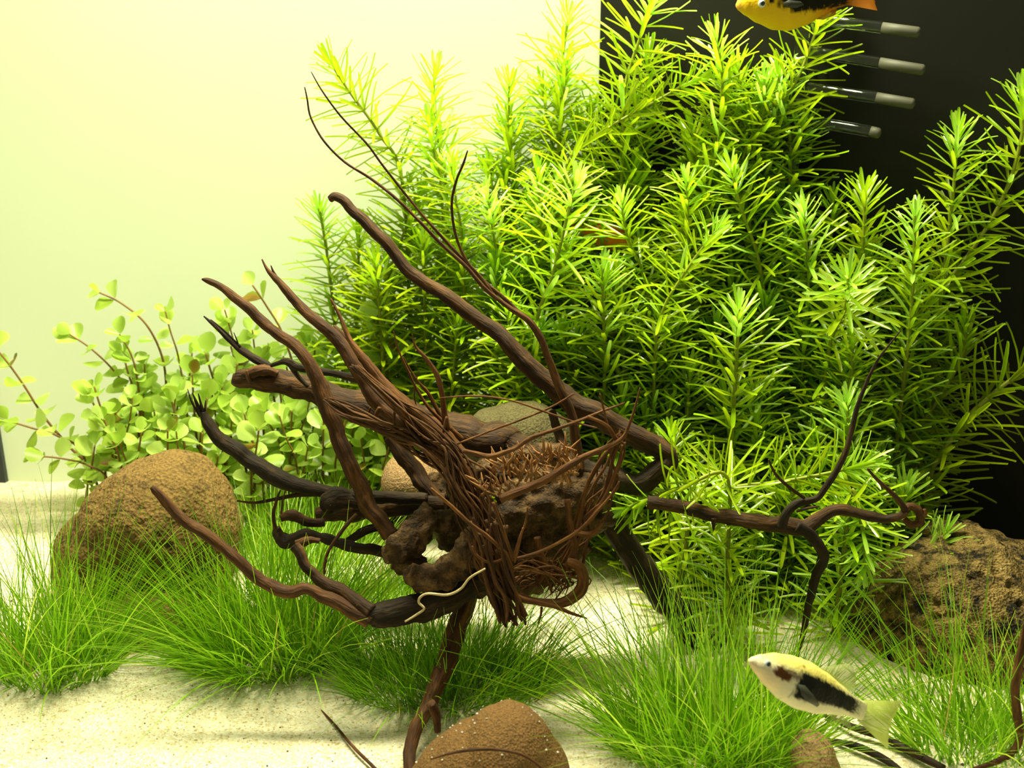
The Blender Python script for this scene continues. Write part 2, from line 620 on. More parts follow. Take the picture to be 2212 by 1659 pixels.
def stem_plant(label, pts, length, single, rnd, width=None, start=0.0, gap=None, per=7, tint_shift=0, group=None, splay=1.0, r0=None):
    """pts: 3-D path base -> tip; length: needle length in metres; single: every leaf its own object"""
    base = pts[0]
    root = thing('needle_stem_plant', label, 'plant', base, group)
    path = catmull(pts, 8)
    seg = [0.0]
    for a, b in zip(path, path[1:]):
        seg.append(seg[-1] + (b - a).length)
    tot = seg[-1]
    r0 = r0 or length * 0.056
    smb = MB()
    tube(smb, path, [r0 * (1.15 - 0.55 * s / tot) for s in seg], 6, tints=[min(1, 0.25 + 0.75 * (s / tot) ** 2 + rnd.uniform(-.05, .05)) for s in seg])
    smb.build('stem', M_STEM, root)
    length *= 1.20
    width = width or length * 0.078
    gap = gap or length * 0.21
    fol = MB()

    def at(s):
        for i in range(1, len(seg)):
            if seg[i] >= s:
                t = (s - seg[i - 1]) / max(seg[i] - seg[i - 1], 1e-9)
                return path[i - 1].lerp(path[i], t), (path[i] - path[i - 1]).normalized()
        return path[-1], (path[-1] - path[-2]).normalized()
    d = 0.0
    step = gap * 0.30
    ph = rnd.uniform(0, 6)
    while tot - d > start * tot:
        p, T = at(tot - d)
        a1 = T.orthogonal().normalized()
        a2 = T.cross(a1)
        u = min(1.0, d / (length * 0.95))          # 0 at the growing tip .. 1 full-grown
        n = per if u > 0.25 else max(4, per - 2)
        ph += 0.55
        for k in range(n):
            if rnd.random() < 0.07:
                continue
            a = ph + 2 * pi * k / n + rnd.uniform(-.25, .25)
            rd = a1 * cos(a) + a2 * sin(a)
            el = radians(72 - 52 * u ** 0.42 * splay + rnd.uniform(-12, 12)) if u < 1 else radians(20 * (2 - splay) + rnd.uniform(-26, 26))
            L = length * (0.40 + 0.60 * u ** 0.75) * rnd.uniform(0.78, 1.15)
            w = width * (0.8 + 0.2 * u) * rnd.uniform(0.85, 1.15)
            X = (rd * cos(el) + T * sin(el)).normalized()
            Z = (T * cos(el) - rd * sin(el)).normalized()
            Yv = Z.cross(X)
            if u < 0.6:
                ti = rnd.choice((3, 4, 4, 3))
            elif rnd.random() < 0.10:
                ti = 4
            else:
                ti = rnd.choice((0, 1, 1, 2, 2, 3))
            ti = max(0, min(4, ti + tint_shift))  # steps the leaf tint; also paints back and shaded stems darker
            bi = rnd.choice((0, 1, 2, 2, 3) if u < 0.7 else (0, 1, 2, 2, 3))
            mbv, me = NEEDLE[bi, ti]
            p2 = p + rd * r0 * 0.5
            M = Matrix(((X.x * L, Yv.x * w, Z.x * L, p2.x), (X.y * L, Yv.y * w, Z.y * L, p2.y), (X.z * L, Yv.z * w, Z.z * L, p2.z), (0, 0, 0, 1)))
            if single:
                o = bpy.data.objects.new('leaf', me)
                o.parent = root
                M.translation -= base
                o.matrix_basis = M
                C.objects.link(o)
            else:
                fol.add([M @ q for q in mbv.v], mbv.f, mbv.t)
        step = min(gap, step * 1.22 + gap * 0.02)
        d += step
    if not single:
        fol.build('foliage', M_NEEDLE, root, kind='stuff')
    return root


def px_stem(spec, Y, lean=0.0, base=None):
    """tip first, in px; returns base-first 3-D path that goes on down into the sand"""
    n = len(spec)
    pts = [P(x, y, in_front(x, y, Y + lean * (1 - i / max(n - 1, 1)))) for i, (x, y) in enumerate(spec)]
    last, prev = pts[-1], pts[-2]
    if base is not None:
        pts.append(base)
    else:
        g = Vector((last.x + (last.x - prev.x) * 0.35, max(-0.12, min(0.135, last.y)), -0.004))
        if last.z > 0.05:
            pts.append(Vector(((last.x * 0.55 + g.x * 0.45), (last.y + g.y) / 2, last.z * 0.5)))
        pts.append(g)
    pts.reverse()
    return pts


RS = random.Random(11)
# (tip-first px path, Y, lean towards camera at the tip, needle length px, single leaves, young, splay, label)
STEMS = [
    ([(712, 132), (760, 205), (820, 290), (870, 400)], 0.118, 0, 95, True, -1, 1.05, 'leftmost tall needle-leaved stem leaning left before the cream pane, sparse thin leaves'),
    ([(942, 150), (935, 225), (950, 320), (965, 420)], 0.125, 0, 88, False, 0, 1.0, 'needle-leaved stem standing upright just right of the leftmost leaning stem'),
    ([(925, 258), (938, 330), (955, 430)], 0.105, 0, 82, False, 0, 1.0, 'shorter needle-leaved stem in front of the upright stem by the cream pane'),
    ([(1100, 178), (1100, 260), (1108, 400)], 0.125, 0, 84, False, 0, 1.0, 'needle-leaved stem with bright tip standing midway along the cream pane'),
    ([(1228, 35), (1215, 130), (1210, 260)], 0.132, 0, 92, False, 0, 1.0, 'tallest needle-leaved stem still before the cream pane, left of the black pane edge'),
    ([(1226, 140), (1215, 220), (1205, 330)], 0.120, 0, 80, False, 0, 1.0, 'needle-leaved stem below the tallest one left of the black pane edge'),
    ([(1418, -30), (1390, 60), (1350, 190), (1345, 330)], 0.110, 0, 105, False, 0, 1.0, 'tall needle-leaved stem cut by the top edge just right of the pane join'),
    ([(1512, 165), (1410, 222), (1300, 288), (1215, 390)], 0.095, 0, 84, True, -1, 1.0, 'needle-leaved stem lying diagonally with bare yellowish stem, rising to the right'),
    ([(1546, 80), (1560, 165), (1552, 300), (1530, 430)], 0.088, 0, 92, True, 0, 0.9, 'needle-leaved stem with open pale rosette against the black pane left of the upper fish'),
    ([(1652, 178), (1645, 260), (1600, 370)], 0.090, 0, 86, False, 0, 1.0, 'needle-leaved stem right of the pale rosette, below the upper fish'),
    ([(1785, 20), (1762, 70), (1722, 170), (1650, 280), (1600, 400)], 0.092, 0, 98, True, -1, 1.1, 'needle-leaved stem bending up behind the tail of the upper fish'),
    ([(1738, 262), (1716, 345), (1690, 480)], 0.105, 0, 84, False, 0, 1.0, 'needle-leaved stem before the glass nozzles at the black pane'),
    ([(1690, 235), (1672, 300), (1650, 400)], 0.115, 0, 80, False, 1, 1.0, 'bright green needle-leaved stem hidden behind the stem at the glass nozzles'),
    ([(690, 450), (708, 560), (722, 690)], 0.125, 0, 84, False, 0, 1.0, 'pale needle-leaved stem before the cream pane right above the round-leaved plants'),
    ([(905, 420), (870, 510), (835, 610), (812, 720)], 0.110, 0, 92, False, -1, 1.0, 'needle-leaved stem with bare green stalk showing behind the long straight branch'),
    ([(975, 352), (985, 430), (1000, 540)], 0.085, 0, 82, False, 0, 1.0, 'needle-leaved stem with bright rosette where the two hair-thin roots pass'),
    ([(1052, 420), (1065, 500), (1080, 620)], 0.080, 0, 80, False, 1, 1.0, 'needle-leaved stem right of the thin red curved rootlet'),
    ([(1160, 370), (1165, 440), (1170, 540)], 0.085, 0, 80, False, 0, 1.0, 'small bright needle-leaved tip behind the big pale rosette'),
    ([(1246, 388), (1225, 470), (1195, 590), (1155, 720)], 0.050, 0, 105, True, 1, 1.0, 'needle-leaved stem with the big pale glossy rosette in the middle of the thicket'),
    ([(1342, 432), (1355, 510), (1400, 640)], 0.070, 0, 80, True, 0, 0.9, 'needle-leaved stem with small dark green rosette beside the hidden orange fish'),
    ([(1484, 392), (1485, 470), (1480, 580)], 0.070, 0, 92, True, 0, 0.95, 'upright needle-leaved stem above the stem that leans right, mid thicket'),
    ([(1580, 365), (1600, 450), (1638, 560), (1650, 680)], 0.065, 0, 95, True, 0, 1.0, 'needle-leaved stem with long brown stalk curving down through the middle of the thicket'),
    ([(1552, 492), (1482, 585), (1425, 690), (1412, 840)], 0.040, 0, 88, True, 0, 0.9, 'needle-leaved stem leaning right with white-lit leaves along its stalk'),
    ([(1735, 452), (1742, 530), (1745, 640)], 0.060, 0, 88, True, 1, 0.9, 'vivid green needle-leaved rosette left of the dark green upright one by the black pane'),
    ([(1868, 410), (1866, 490), (1858, 600)], 0.065, 0, 96, True, -1, 0.9, 'dark green upright needle-leaved stem at the right rim of the thicket against the black pane'),
    ([(2068, 285), (2062, 380), (2050, 500)], 0.070, 0, 96, True, 0, 0.9, 'upright needle-leaved stem standing free before the black pane left of the long curved stem'),
    ([(2215, 195), (2206, 300), (2165, 430), (2085, 560), (1985, 680), (1920, 790)], 0.060, 0, 108, True, 0, 0.9, 'long curved needle-leaved stem sweeping up to the right edge'),
    ([(1976, 466), (1974, 560), (1966, 700)], 0.040, 0, 98, True, 1, 0.9, 'needle-leaved stem with pale glossy crown left of the long curved stem'),
    ([(1832, 600), (1826, 665), (1790, 760)], 0.040, -0.030, 100, True, 0, 1.15, 'needle-leaved rosette opening toward the viewer at the right of the thicket'),
    ([(1304, 580), (1302, 660), (1306, 770)], 0.045, 0, 92, True, 0, 1.0, 'needle-leaved stem with a white-lit tip above the long straight branch'),
    ([(1596, 668), (1592, 760), (1585, 880)], 0.020, 0, 108, True, 0, 1.0, 'well lit upright needle-leaved stem with arching leaves in front of the thicket'),
    ([(1842, 745), (1838, 810), (1825, 900)], 0.030, 0, 95, True, -1, 1.0, 'needle-leaved stem behind the thin black twig on the right'),
    ([(1830, 868), (1832, 930), (1826, 1010)], 0.005, 0, 98, True, 1, 1.0, 'needle-leaved stem with glossy tip crossed by the thin black twig'),
    ([(2082, 700), (2078, 770), (2015, 880), (1960, 960)], 0.045, 0, 100, True, -1, 0.9, 'grass green needle-leaved stem before the black pane below the long curved stem'),
    ([(2260, 770), (2200, 808), (2105, 885), (2035, 975), (2005, 1040)], 0.030, 0, 112, True, -1, 1.0, 'olive needle-leaved stem leaning out past the right edge with a thick stalk'),
    ([(1880, 1000), (1790, 1022), (1690, 1040), (1590, 1052), (1500, 1075)], -0.020, -0.01, 100, True, 0, 1.0, 'needle-leaved stem lying flat above the forked right branch, white-tipped at its end'),
    ([(1352, 1098), (1400, 1078), (1480, 1050), (1570, 1030)], -0.045, -0.012, 95, True, 0, 1.1, 'needle-leaved tip poking forward over the shoulder of the driftwood'),
    ([(1866, 1228), (1868, 1190), (1860, 1130), (1840, 1060)], -0.035, -0.015, 98, True, 1, 1.15, 'needle-leaved tip hanging down below the forked right branch'),
    ([(2044, 1148), (2020, 1185), (1965, 1215), (1900, 1200)], -0.015, 0, 98, True, 1, 0.9, 'vivid needle-leaved rosette resting on the top of the coarse lava rock'),
    ([(1725, 1030), (1710, 1080), (1700, 1150)], 0.000, 0, 90, True, -1, 1.0, 'needle-leaved stem hanging between the fork of the right branch'),
    ([(1612, 1330), (1615, 1362), (1620, 1400)], 0.000, 0, 88, True, -1, 1.15, 'dark shaded needle-leaved rosette on the sand below the thicket'),  # shade under the thicket put into its darker leaf tint
    ([(1960, 1050), (1945, 1110), (1920, 1190)], 0.000, 0, 95, True, 0, 1.0, 'needle-leaved stem at the twig end of the forked right branch'),
    ([(1450, 940), (1455, 1000), (1460, 1060)], 0.010, 0, 92, True, -1, 1.0, 'needle-leaved stem just right of the broken end of the long straight branch'),
]
for spec, Y, lean, lp, single, tint_shift, splay, label in STEMS:
    pts = px_stem(spec, Y, lean)
    L = lp * pxsize(P(spec[0][0], spec[0][1], Y))
    stem_plant(label, pts, L, single, RS, tint_shift=tint_shift, splay=splay, start=0.08 if Y > 0.03 else 0.0)

# the crowd of stems behind them, of which only leaf tips show
FILL = [(0.136, 760, 1000, 400, 560, 4), (0.138, 1080, 1700, 60, 300, 10), (0.115, 1000, 1760, 240, 480, 12), (0.095, 800, 1900, 380, 600, 14), (0.080, 950, 1980, 520, 720, 14), (0.060, 1050, 1880, 640, 820, 13), (0.045, 1320, 1920, 760, 930, 11), (0.025, 1400, 1920, 880, 1080, 10), (0.010, 1500, 1900, 1020, 1190, 8), (-0.002, 1480, 1790, 1140, 1290, 8)]
ROWS = ['low beside the cream pane', 'at the very back by the pane join', 'behind the diagonal stem', 'behind the hair-thin roots', 'behind the big pale rosette', 'above the long straight branch',
        'behind the well lit upright stem', 'above the lying stem', 'just over the forked right branch', 'in the shade under the forked right branch']
for (Y, xa, xb, ya, yb, n), row in zip(FILL, ROWS):
    for i in range(n):
        x = xa + (xb - xa) * (i + RS.uniform(0.1, 0.9)) / n
        y = RS.uniform(ya, yb)
        dx = RS.uniform(-40, 40)
        yy = Y + RS.uniform(-.008, .008)
        spec = [(x, y), (x + dx * 0.4, y + 80), (x + dx, y + 190)]
        pts = px_stem(spec, yy)
        L = RS.uniform(82, 98) * pxsize(P(x, y, Y))
        side = ('left', 'middle', 'right')[min(2, int(3 * (x - xa) / (xb - xa)))]
        stem_plant('needle-leaved stem crowded in the thicket %s, %s third' % (row, side), pts, L, False, RS, tint_shift=RS.choice((-1, -1, 0)), start=0.0, per=7, group='needle stems %s, %s third' % (row, side))  # darker leaf tint paints these dimmer, since the lamp hangs close


# ---------------------------------------------------------------- round-leaved plants on the left
def round_mesh(cup, tint, asp):
    mb = MB()
    rings = [(0.0, 0.05), (0.12, 0.42), (0.32, 0.83), (0.55, 1.0), (0.78, 0.82), (0.93, 0.45), (1.0, 0.06)]
    v, f, t = [], [], []
    for x, w in rings:
        for k, s in enumerate((-1, -0.5, 0, 0.5, 1)):
            y = s * w * asp / 2
            z = cup * (y * y * 3.0 + 0.35 * (x - .5) ** 2) - (0.015 if s == 0 else 0)
            v.append(Vector((x, y, z)))
            t.append(min(1, tint + (0.12 if abs(s) == 1 else 0) - (0.05 if s == 0 else 0)))
    for i in range(len(rings) - 1):
        for k in range(4):
            a = i * 5 + k
            f.append((a, a + 5, a + 6, a + 1))
    mb.add(v, f, t)
    return mb.mesh('leaf', M_ROUND)


ROUND = [round_mesh(c, t, a) for c in (0.25, -0.2, 0.45) for t in (0.30, 0.48, 0.62, 0.82) for a in (0.82, 1.0)]
ROUND_RED = [round_mesh(0.35, t, 0.8) for t in (0.0, 0.05)]


def round_stem(label, pts, size, rnd, start=0.25, gap=None, group=None):
    base = pts[0]
    root = thing('round_leaf_stem_plant', label, 'plant', base, group)
    path = catmull(pts, 7)
    seg = [0.0]
    for a, b in zip(path, path[1:]):
        seg.append(seg[-1] + (b - a).length)
    tot = seg[-1]
    r0 = size * 0.065
    smb = MB()
    tube(smb, path, [r0 * (1.1 - 0.5 * s / tot) for s in seg], 6, tints=[0.15 + 0.7 * (s / tot) ** 3 for s in seg])
    smb.build('stem', M_REDSTEM, root)
    gap = gap or size * 0.85
    d, lev = 0.0, 0
    ph = rnd.uniform(0, 3)
    while d < tot * (1 - start):
        s = tot - d
        i = max(j for j in range(len(seg)) if seg[j] <= s + 1e-9)
        j = min(i + 1, len(seg) - 1)
        t = (s - seg[i]) / max(seg[j] - seg[i], 1e-9) if j > i else 0
        p = path[i].lerp(path[j], t)
        T = (path[j] - path[max(j - 1, 0)]).normalized()
        a1 = T.orthogonal().normalized()
        a2 = T.cross(a1)
        ph += pi / 2 + rnd.uniform(-.3, .3)
        for k in range(2):
            a = ph + pi * k + rnd.uniform(-.2, .2)
            rd = a1 * cos(a) + a2 * sin(a)
            el = radians((62 if lev == 0 else 42 if lev == 1 else 22) + rnd.uniform(-18, 18))
            L = size * (0.72 if lev == 0 else 0.88) * rnd.uniform(0.75, 1.2)
            X = (rd * cos(el) + T * sin(el) + Vector((0, 0, -0.12))).normalized()
            Z = Vector((rnd.uniform(-.3, .3), -0.55, 0.8)) + T * 0.4
            Z = (Z - X * Z.dot(X)).normalized()
            Yv = Z.cross(X)
            me = rnd.choice(ROUND_RED) if rnd.random() < 0.04 else rnd.choice(ROUND)
            p2 = p + rd * r0 - base
            o = bpy.data.objects.new('leaf', me)
            o.parent = root
            o.matrix_basis = Matrix(((X.x * L, Yv.x * L, Z.x * L, p2.x), (X.y * L, Yv.y * L, Z.y * L, p2.y), (X.z * L, Yv.z * L, Z.z * L, p2.z), (0, 0, 0, 1)))
            C.objects.link(o)
        d += gap * (0.55 if lev == 0 else rnd.uniform(.85, 1.15))
        lev += 1


RR = random.Random(23)
ROUNDS = [
    ([(215, 632), (262, 655), (315, 700), (350, 770), (360, 850), (362, 960)], 0.115, 50, 'tallest round-leaved stem with bare arching stalk before the cream pane'),
    ([(150, 722), (195, 752), (245, 800), (285, 860), (300, 940)], 0.110, 46, 'round-leaved stem left of the tallest one, bending left over the lava rock'),
    ([(258, 722), (285, 770), (298, 830), (310, 920)], 0.105, 46, 'short upright round-leaved stem between the two arching stems'),
    ([(-25, 735), (10, 775), (50, 830), (95, 900), (150, 965), (200, 1020)], 0.100, 50, 'round-leaved stem with long bare stalk leaning out past the left edge'),
    ([(357, 672), (368, 715), (385, 770), (400, 860)], 0.112, 42, 'round-leaved stem rising just right of the tallest bare stalk'),
    ([(545, 615), (575, 660), (610, 720), (640, 820)], 0.110, 52, 'round-leaved stem rising between the two upper left branches of the driftwood'),
    ([(485, 668), (500, 720), (520, 800)], 0.118, 44, 'round-leaved stem with a brownish tip by the second left branch'),
    ([(795, 695), (815, 740), (840, 800), (845, 900)], 0.095, 54, 'bright round-leaved stem nearest the needle-leaved thicket'),
    ([(875, 765), (885, 820), (880, 900)], 0.098, 52, 'shaded round-leaved stem at the right end of its bed'),
    ([(15, 908), (70, 925), (125, 942), (180, 985)], 0.085, 48, 'round-leaved stem creeping flat to the left edge'),
    ([(75, 985), (130, 990), (190, 1005), (235, 1040)], 0.075, 44, 'lowest round-leaved stem trailing over the sand left of the lava rock'),
    ([(190, 850), (215, 900), (240, 970)], 0.085, 50, 'round-leaved stem above the left shoulder of the lava rock'),
    ([(225, 905), (240, 945), (260, 1000)], 0.070, 50, 'large-leaved round stem right behind the top left of the lava rock'),
]
for spec, Y, lp, label in ROUNDS:
    pts = px_stem(spec, Y)
    round_stem(label, pts, lp * pxsize(P(spec[0][0], spec[0][1], Y)), RR, start=0.15 if spec[0][1] > 700 else 0.35, gap=None if spec[0][1] > 700 else lp * 1.25 * pxsize(P(spec[0][0], spec[0][1], Y)))
for row, Y, xa, xb, ya, yb, n in [('back row', 0.120, 400, 880, 690, 800, 14), ('second row', 0.105, 250, 900, 760, 860, 18), ('third row', 0.090, 180, 930, 830, 920, 19), ('front row', 0.072, 200, 900, 890, 985, 16)]:
    for i in range(n):
        x = xa + (xb - xa) * (i + RR.uniform(0.1, 0.9)) / n
        y = RR.uniform(ya, yb)
        dx = RR.uniform(-30, 50)
        pts = px_stem([(x, y), (x + dx * .4, y + 50), (x + dx, y + 110)], Y + RR.uniform(-.006, .006))
        side = ('left', 'middle', 'right')[min(2, int(3 * (x - xa) / (xb - xa)))]
        round_stem('round-leaved stem in the %s of the crowded bed behind the tan rock, %s third' % (row, side), pts, RR.uniform(42, 56) * pxsize(P(x, y, Y)), RR, start=0.12, group='round-leaved stems, %s, %s third' % (row, side))


# ---------------------------------------------------------------- hairgrass tufts
def tuft(label, cx, cy, rx, ry, n, lmin, lmax, lean=(0, 0), spread=0.7, seed=0, w=4.2, dead=8, bright=0.0, droop=0.35):
    rnd = random.Random(seed)
    c = G(cx, cy)
    c.z = 0
    s = pxsize(c)
    root = thing('hairgrass_tuft', label, 'grass', c)

    def blade(mb, tint, LL=None):
        while True:
            u, v_ = rnd.uniform(-1, 1), rnd.uniform(-1, 1)
            if u * u + v_ * v_ < 1:
                break
        b = Vector((c.x + u * rx * s, c.y + v_ * ry * s, 0))
        b.z = ground(b.x, b.y) - 0.001
        L = (LL or lmin * 0.6 + (lmax - lmin * 0.6) * rnd.random() ** 1.9) * s
        out = Vector((u, v_, 0)) * spread + Vector((rnd.gauss(0, .42), rnd.gauss(0, .42), 0)) + Vector((lean[0], lean[1], 0))
        d0 = (Vector((0, 0, 1)) + out * 0.75).normalized()
        bend = Vector((out.x, out.y, 0)) * 0.35 + Vector((rnd.gauss(0, .1), rnd.gauss(0, .1), -droop * min(1.2, out.length)))
        wid = w * s * rnd.uniform(0.45, 0.95)
        side = d0.cross(Vector((rnd.uniform(-.5, .5), -1, rnd.uniform(-.3, .3)))).normalized()
        vs, fs, ts = [], [], []
        K = 6
        for i in range(K + 1):
            t = i / K
            p = b + (d0 * t + bend * t * t * 0.55) * L
            p.z = max(p.z, ground(p.x, p.y) + 0.0006) if i else p.z
            ww = wid * (1 - 0.85 * t ** 1.5) / 2
            nn = Vector((0, -ww * 0.5, 0))
            vs += [p - side * ww, p + nn, p + side * ww]
            ts += [tint, tint, tint]
        for i in range(K):
            a = i * 3
            fs += [(a, a + 1, a + 4, a + 3), (a + 1, a + 2, a + 5, a + 4)]
        mb.add(vs, fs, ts)
    mb = MB()
    for _ in range(int(n * 1.9)):
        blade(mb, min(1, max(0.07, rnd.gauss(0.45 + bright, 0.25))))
    mb.build('blades', M_GRASS, root, kind='stuff')
    for _ in range(dead):
        m2 = MB()
        blade(m2, 0.0)
        m2.build('withered_blade', M_GRASS, root, label='withered tan blade')
    return root


tuft('hairgrass tuft at the left edge beside the rounded tan lava rock', 125, 1440, 130, 95, 480, 130, 460, (0.05, 0.1), 0.6, 1, 4.4)
tuft('big hairgrass tuft below the long left branch of the driftwood', 580, 1410, 180, 120, 1000, 130, 420, (-0.22, 0.1), 0.9, 2, 4.6)
tuft('shaded hairgrass tuft around the driftwood foot at the bottom', 970, 1480, 220, 110, 850, 90, 260, (0.05, 0.05), 0.95, 3, 4.2, 8, -0.12)  # the driftwood's shade is put into the blades by a lowered tint
tuft('hairgrass tuft at the bottom below the white and black fish', 1540, 1620, 210, 100, 850, 140, 470, (-0.10, 0.15), 0.8, 4, 4.8)
tuft('thin hairgrass tuft in the lower right corner before the coarse lava rock', 2130, 1610, 190, 80, 330, 130, 460, (-0.12, 0.1), 0.6, 5, 5.0)
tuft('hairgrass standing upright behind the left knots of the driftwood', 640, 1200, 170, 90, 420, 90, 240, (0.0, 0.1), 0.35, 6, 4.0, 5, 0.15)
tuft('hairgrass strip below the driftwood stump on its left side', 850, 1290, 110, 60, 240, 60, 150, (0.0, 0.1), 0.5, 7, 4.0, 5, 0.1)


# ---------------------------------------------------------------- driftwood
DW = thing('driftwood_root', 'dark brown tangled driftwood root with many branches standing over the sand in the middle', 'driftwood', P(1040, 1320, -0.05))


def branch(spec, y0, y1=None, mat=None, name='branch', sides=12, rough=0.16, n=7, label=None, parent=None, flute=0.05, freq=220):
    mb = MB()
    pts, rad = pxpath(spec, y0, y1, n)
    wob = [p + Vector((noise.noise(p * 90), noise.noise(p * 90 + Vector((5, 5, 5))), noise.noise(p * 90 + Vector((9, 2, 7))))) * r * 0.35 for p, r in zip(pts, rad)]
    tube(mb, wob, rad, sides, rough, freq, flute=flute)
    return mb.build(name, mat or M_WOOD, parent or DW, label=label)


# long straight branch with its broken elbow
branch([(712, 430, 8), (722, 424, 10), (740, 432, 11), (762, 455, 12), (800, 492, 13), (840, 535, 13), (880, 582, 14), (940, 625, 15), (1000, 667, 16), (1060, 710, 17), (1110, 755, 19), (1160, 805, 21), (1200, 845, 24), (1250, 875, 25), (1300, 903, 26), (1380, 950, 25), (1440, 980, 22), (1458, 988, 12)], -0.005, -0.045, rough=0.13)
branch([(1448, 978, 16), (1440, 1000, 24), (1410, 1028, 24), (1375, 1045, 24), (1335, 1040, 26), (1280, 1025, 30), (1240, 1020, 32)], -0.045, -0.05, M_WOODDARK)
# thick log pointing left
LOG = branch([(500, 818, 12), (515, 820, 20), (560, 818, 25), (610, 826, 26), (660, 838, 28), (720, 860, 32), (800, 885, 34), (880, 905, 35), (950, 925, 36), (1020, 945, 40), (1080, 958, 40), (1120, 965, 34), (1150, 985, 20)], 0.0, -0.02, M_WOOD, label='thick broken log stub')
branch([(525, 812, 6), (545, 806, 12), (575, 800, 12), (600, 808, 9)], -0.008, -0.008, M_WOODRED, 'splinter', 8, 0.3, parent=LOG)
branch([(533, 800, 3), (536, 812, 5), (542, 825, 6)], -0.010, None, M_WOODRED, 'splinter', 6, 0.3, parent=LOG)
# branch from upper left down across the log
branch([(436, 603, 2), (448, 606, 6), (475, 620, 8), (530, 660, 11), (565, 695, 12), (600, 722, 12), (650, 762, 13), (680, 810, 16), (700, 855, 18), (715, 900, 18), (732, 950, 18), (755, 1010, 18), (785, 1075, 19), (815, 1118, 18), (845, 1155, 18)], -0.03, -0.06, M_WOODRED, rough=0.15)
# branch of the second tip
SEC = branch([(566, 560, 1.5), (580, 585, 4), (605, 612, 8), (650, 662, 11), (700, 705, 13), (740, 750, 14), (780, 810, 15), (805, 850, 17), (830, 885, 18), (870, 915, 18), (920, 945, 18), (970, 985, 20), (1010, 1040, 20)], -0.015, -0.06, M_WOODRED, rough=0.15)
branch([(585, 573, 1), (592, 590, 3), (605, 612, 5)], -0.015, None, M_WOODRED, 'splinter', 6, parent=SEC)
branch([(714, 645, 2), (735, 685, 4), (757, 735, 6), (790, 778, 9), (825, 822, 11), (860, 858, 13), (900, 895, 15), (950, 935, 17), (1000, 985, 18)], -0.03, -0.065, M_ROOT, rough=0.15)
branch([(722, 705, 5), (760, 745, 8), (800, 800, 9), (850, 850, 10), (905, 885, 10), (960, 930, 11)], -0.022, -0.055, M_WOOD, rough=0.15)
# dark splintered spike
SP = branch([(440, 683, 1.5), (462, 702, 4), (490, 728, 6), (520, 755, 8), (550, 775, 9), (582, 795, 9)], -0.002, -0.005, M_WOODDARK)
branch([(455, 690, 1), (485, 715, 2.5), (520, 750, 3)], -0.006, None, M_WOODDARK, 'splinter', 5, parent=SP)
branch([(505, 718, 0.8), (512, 735, 1.6), (517, 752, 2)], -0.006, None, M_WOODDARK, 'splinter', 5, parent=SP)
branch([(585, 790, 4), (615, 780, 8), (640, 792, 10), (670, 800, 7), (710, 805, 8), (760, 815, 8), (800, 828, 9), (830, 850, 9)], -0.02, -0.03, M_WOODDARK, rough=0.3)
branch([(628, 790, 6), (645, 815, 5), (665, 835, 5)], -0.02, None, M_WOODDARK, sides=8)
# left middle branch with split tip
MID = branch([(440, 890, 6), (445, 912, 12), (465, 940, 15), (500, 968, 17), (545, 1000, 18), (590, 1028, 20), (640, 1050, 18), (690, 1060, 15), (740, 1070, 14), (800, 1072, 14), (860, 1075, 14), (920, 1082, 13)], -0.03, -0.05, M_WOODDARK)
for tip in ([(415, 848, 1), (425, 872, 4), (440, 905, 7)], [(428, 850, 1), (436, 880, 3.5), (445, 908, 6)], [(444, 865, 0.8), (443, 890, 3), (449, 912, 5)], [(405, 840, 0.8), (414, 868, 2), (432, 900, 3)]):
    branch(tip, -0.03, None, M_WOODDARK, 'splinter', 6, parent=MID)
# long lower left branch
branch([(328, 1052, 5), (338, 1062, 9), (365, 1095, 11), (405, 1132, 12), (460, 1165, 12), (510, 1205, 12), (555, 1252, 13), (590, 1270, 14), (625, 1280, 14), (660, 1272, 12), (695, 1288, 14), (735, 1308, 16), (775, 1330, 19), (800, 1342, 20)], -0.085, -0.10, M_WOODRED, rough=0.14)
branch([(790, 1345, 14), (800, 1335, 26), (840, 1328, 30), (890, 1318, 32), (940, 1302, 31), (990, 1280, 30), (1040, 1255, 30), (1075, 1235, 26)], -0.10, -0.07, M_WOODDARK, label='thick blackened branch piece')
branch([(636, 1178, 12), (648, 1195, 12), (660, 1222, 11), (685, 1250, 12), (715, 1266, 14), (755, 1290, 15), (800, 1325, 18)], -0.08, -0.10, M_WOOD)
branch([(700, 1240, 3), (702, 1215, 4), (712, 1185, 4), (740, 1145, 5), (770, 1110, 4)], -0.08, -0.07, M_WOOD, 'rootlet', 6)
# knots and stubs on the left
branch([(598, 1140, 8), (605, 1158, 14), (620, 1168, 15), (645, 1160, 12), (665, 1150, 10), (690, 1158, 10), (720, 1170, 11), (760, 1182, 12), (810, 1192, 12), (850, 1198, 12)], -0.06, -0.06, M_WOODDARK, rough=0.3)
branch([(608, 1120, 8), (625, 1115, 12), (650, 1122, 12), (675, 1130, 10), (700, 1128, 9)], -0.055, None, M_WOOD, rough=0.35)
branch([(640, 1175, 8), (655, 1172, 10), (672, 1166, 8), (690, 1170, 6)], -0.07, None, M_WOODRED, rough=0.3)
branch([(606, 1058, 2), (596, 1085, 3), (590, 1110, 4), (594, 1140, 5), (606, 1165, 7)], -0.06, None, M_WOOD, 'rootlet', 7)
branch([(616, 1060, 1.5), (610, 1085, 2), (607, 1110, 2.5)], -0.058, None, M_WOOD, 'rootlet', 6)
branch([(512, 1082, 2), (550, 1086, 3), (600, 1078, 4), (640, 1070, 5), (690, 1068, 6)], -0.04, None, M_WOOD, 'rootlet', 7)
branch([(690, 1110, 16), (740, 1105, 24), (800, 1100, 24), (850, 1095, 22), (910, 1090, 22), (960, 1085, 20)], -0.035, -0.045, M_WOOD)
branch([(700, 1095, 18), (720, 1085, 26), (760, 1080, 20), (800, 1090, 12)], -0.045, None, M_WOODDARK, rough=0.35)
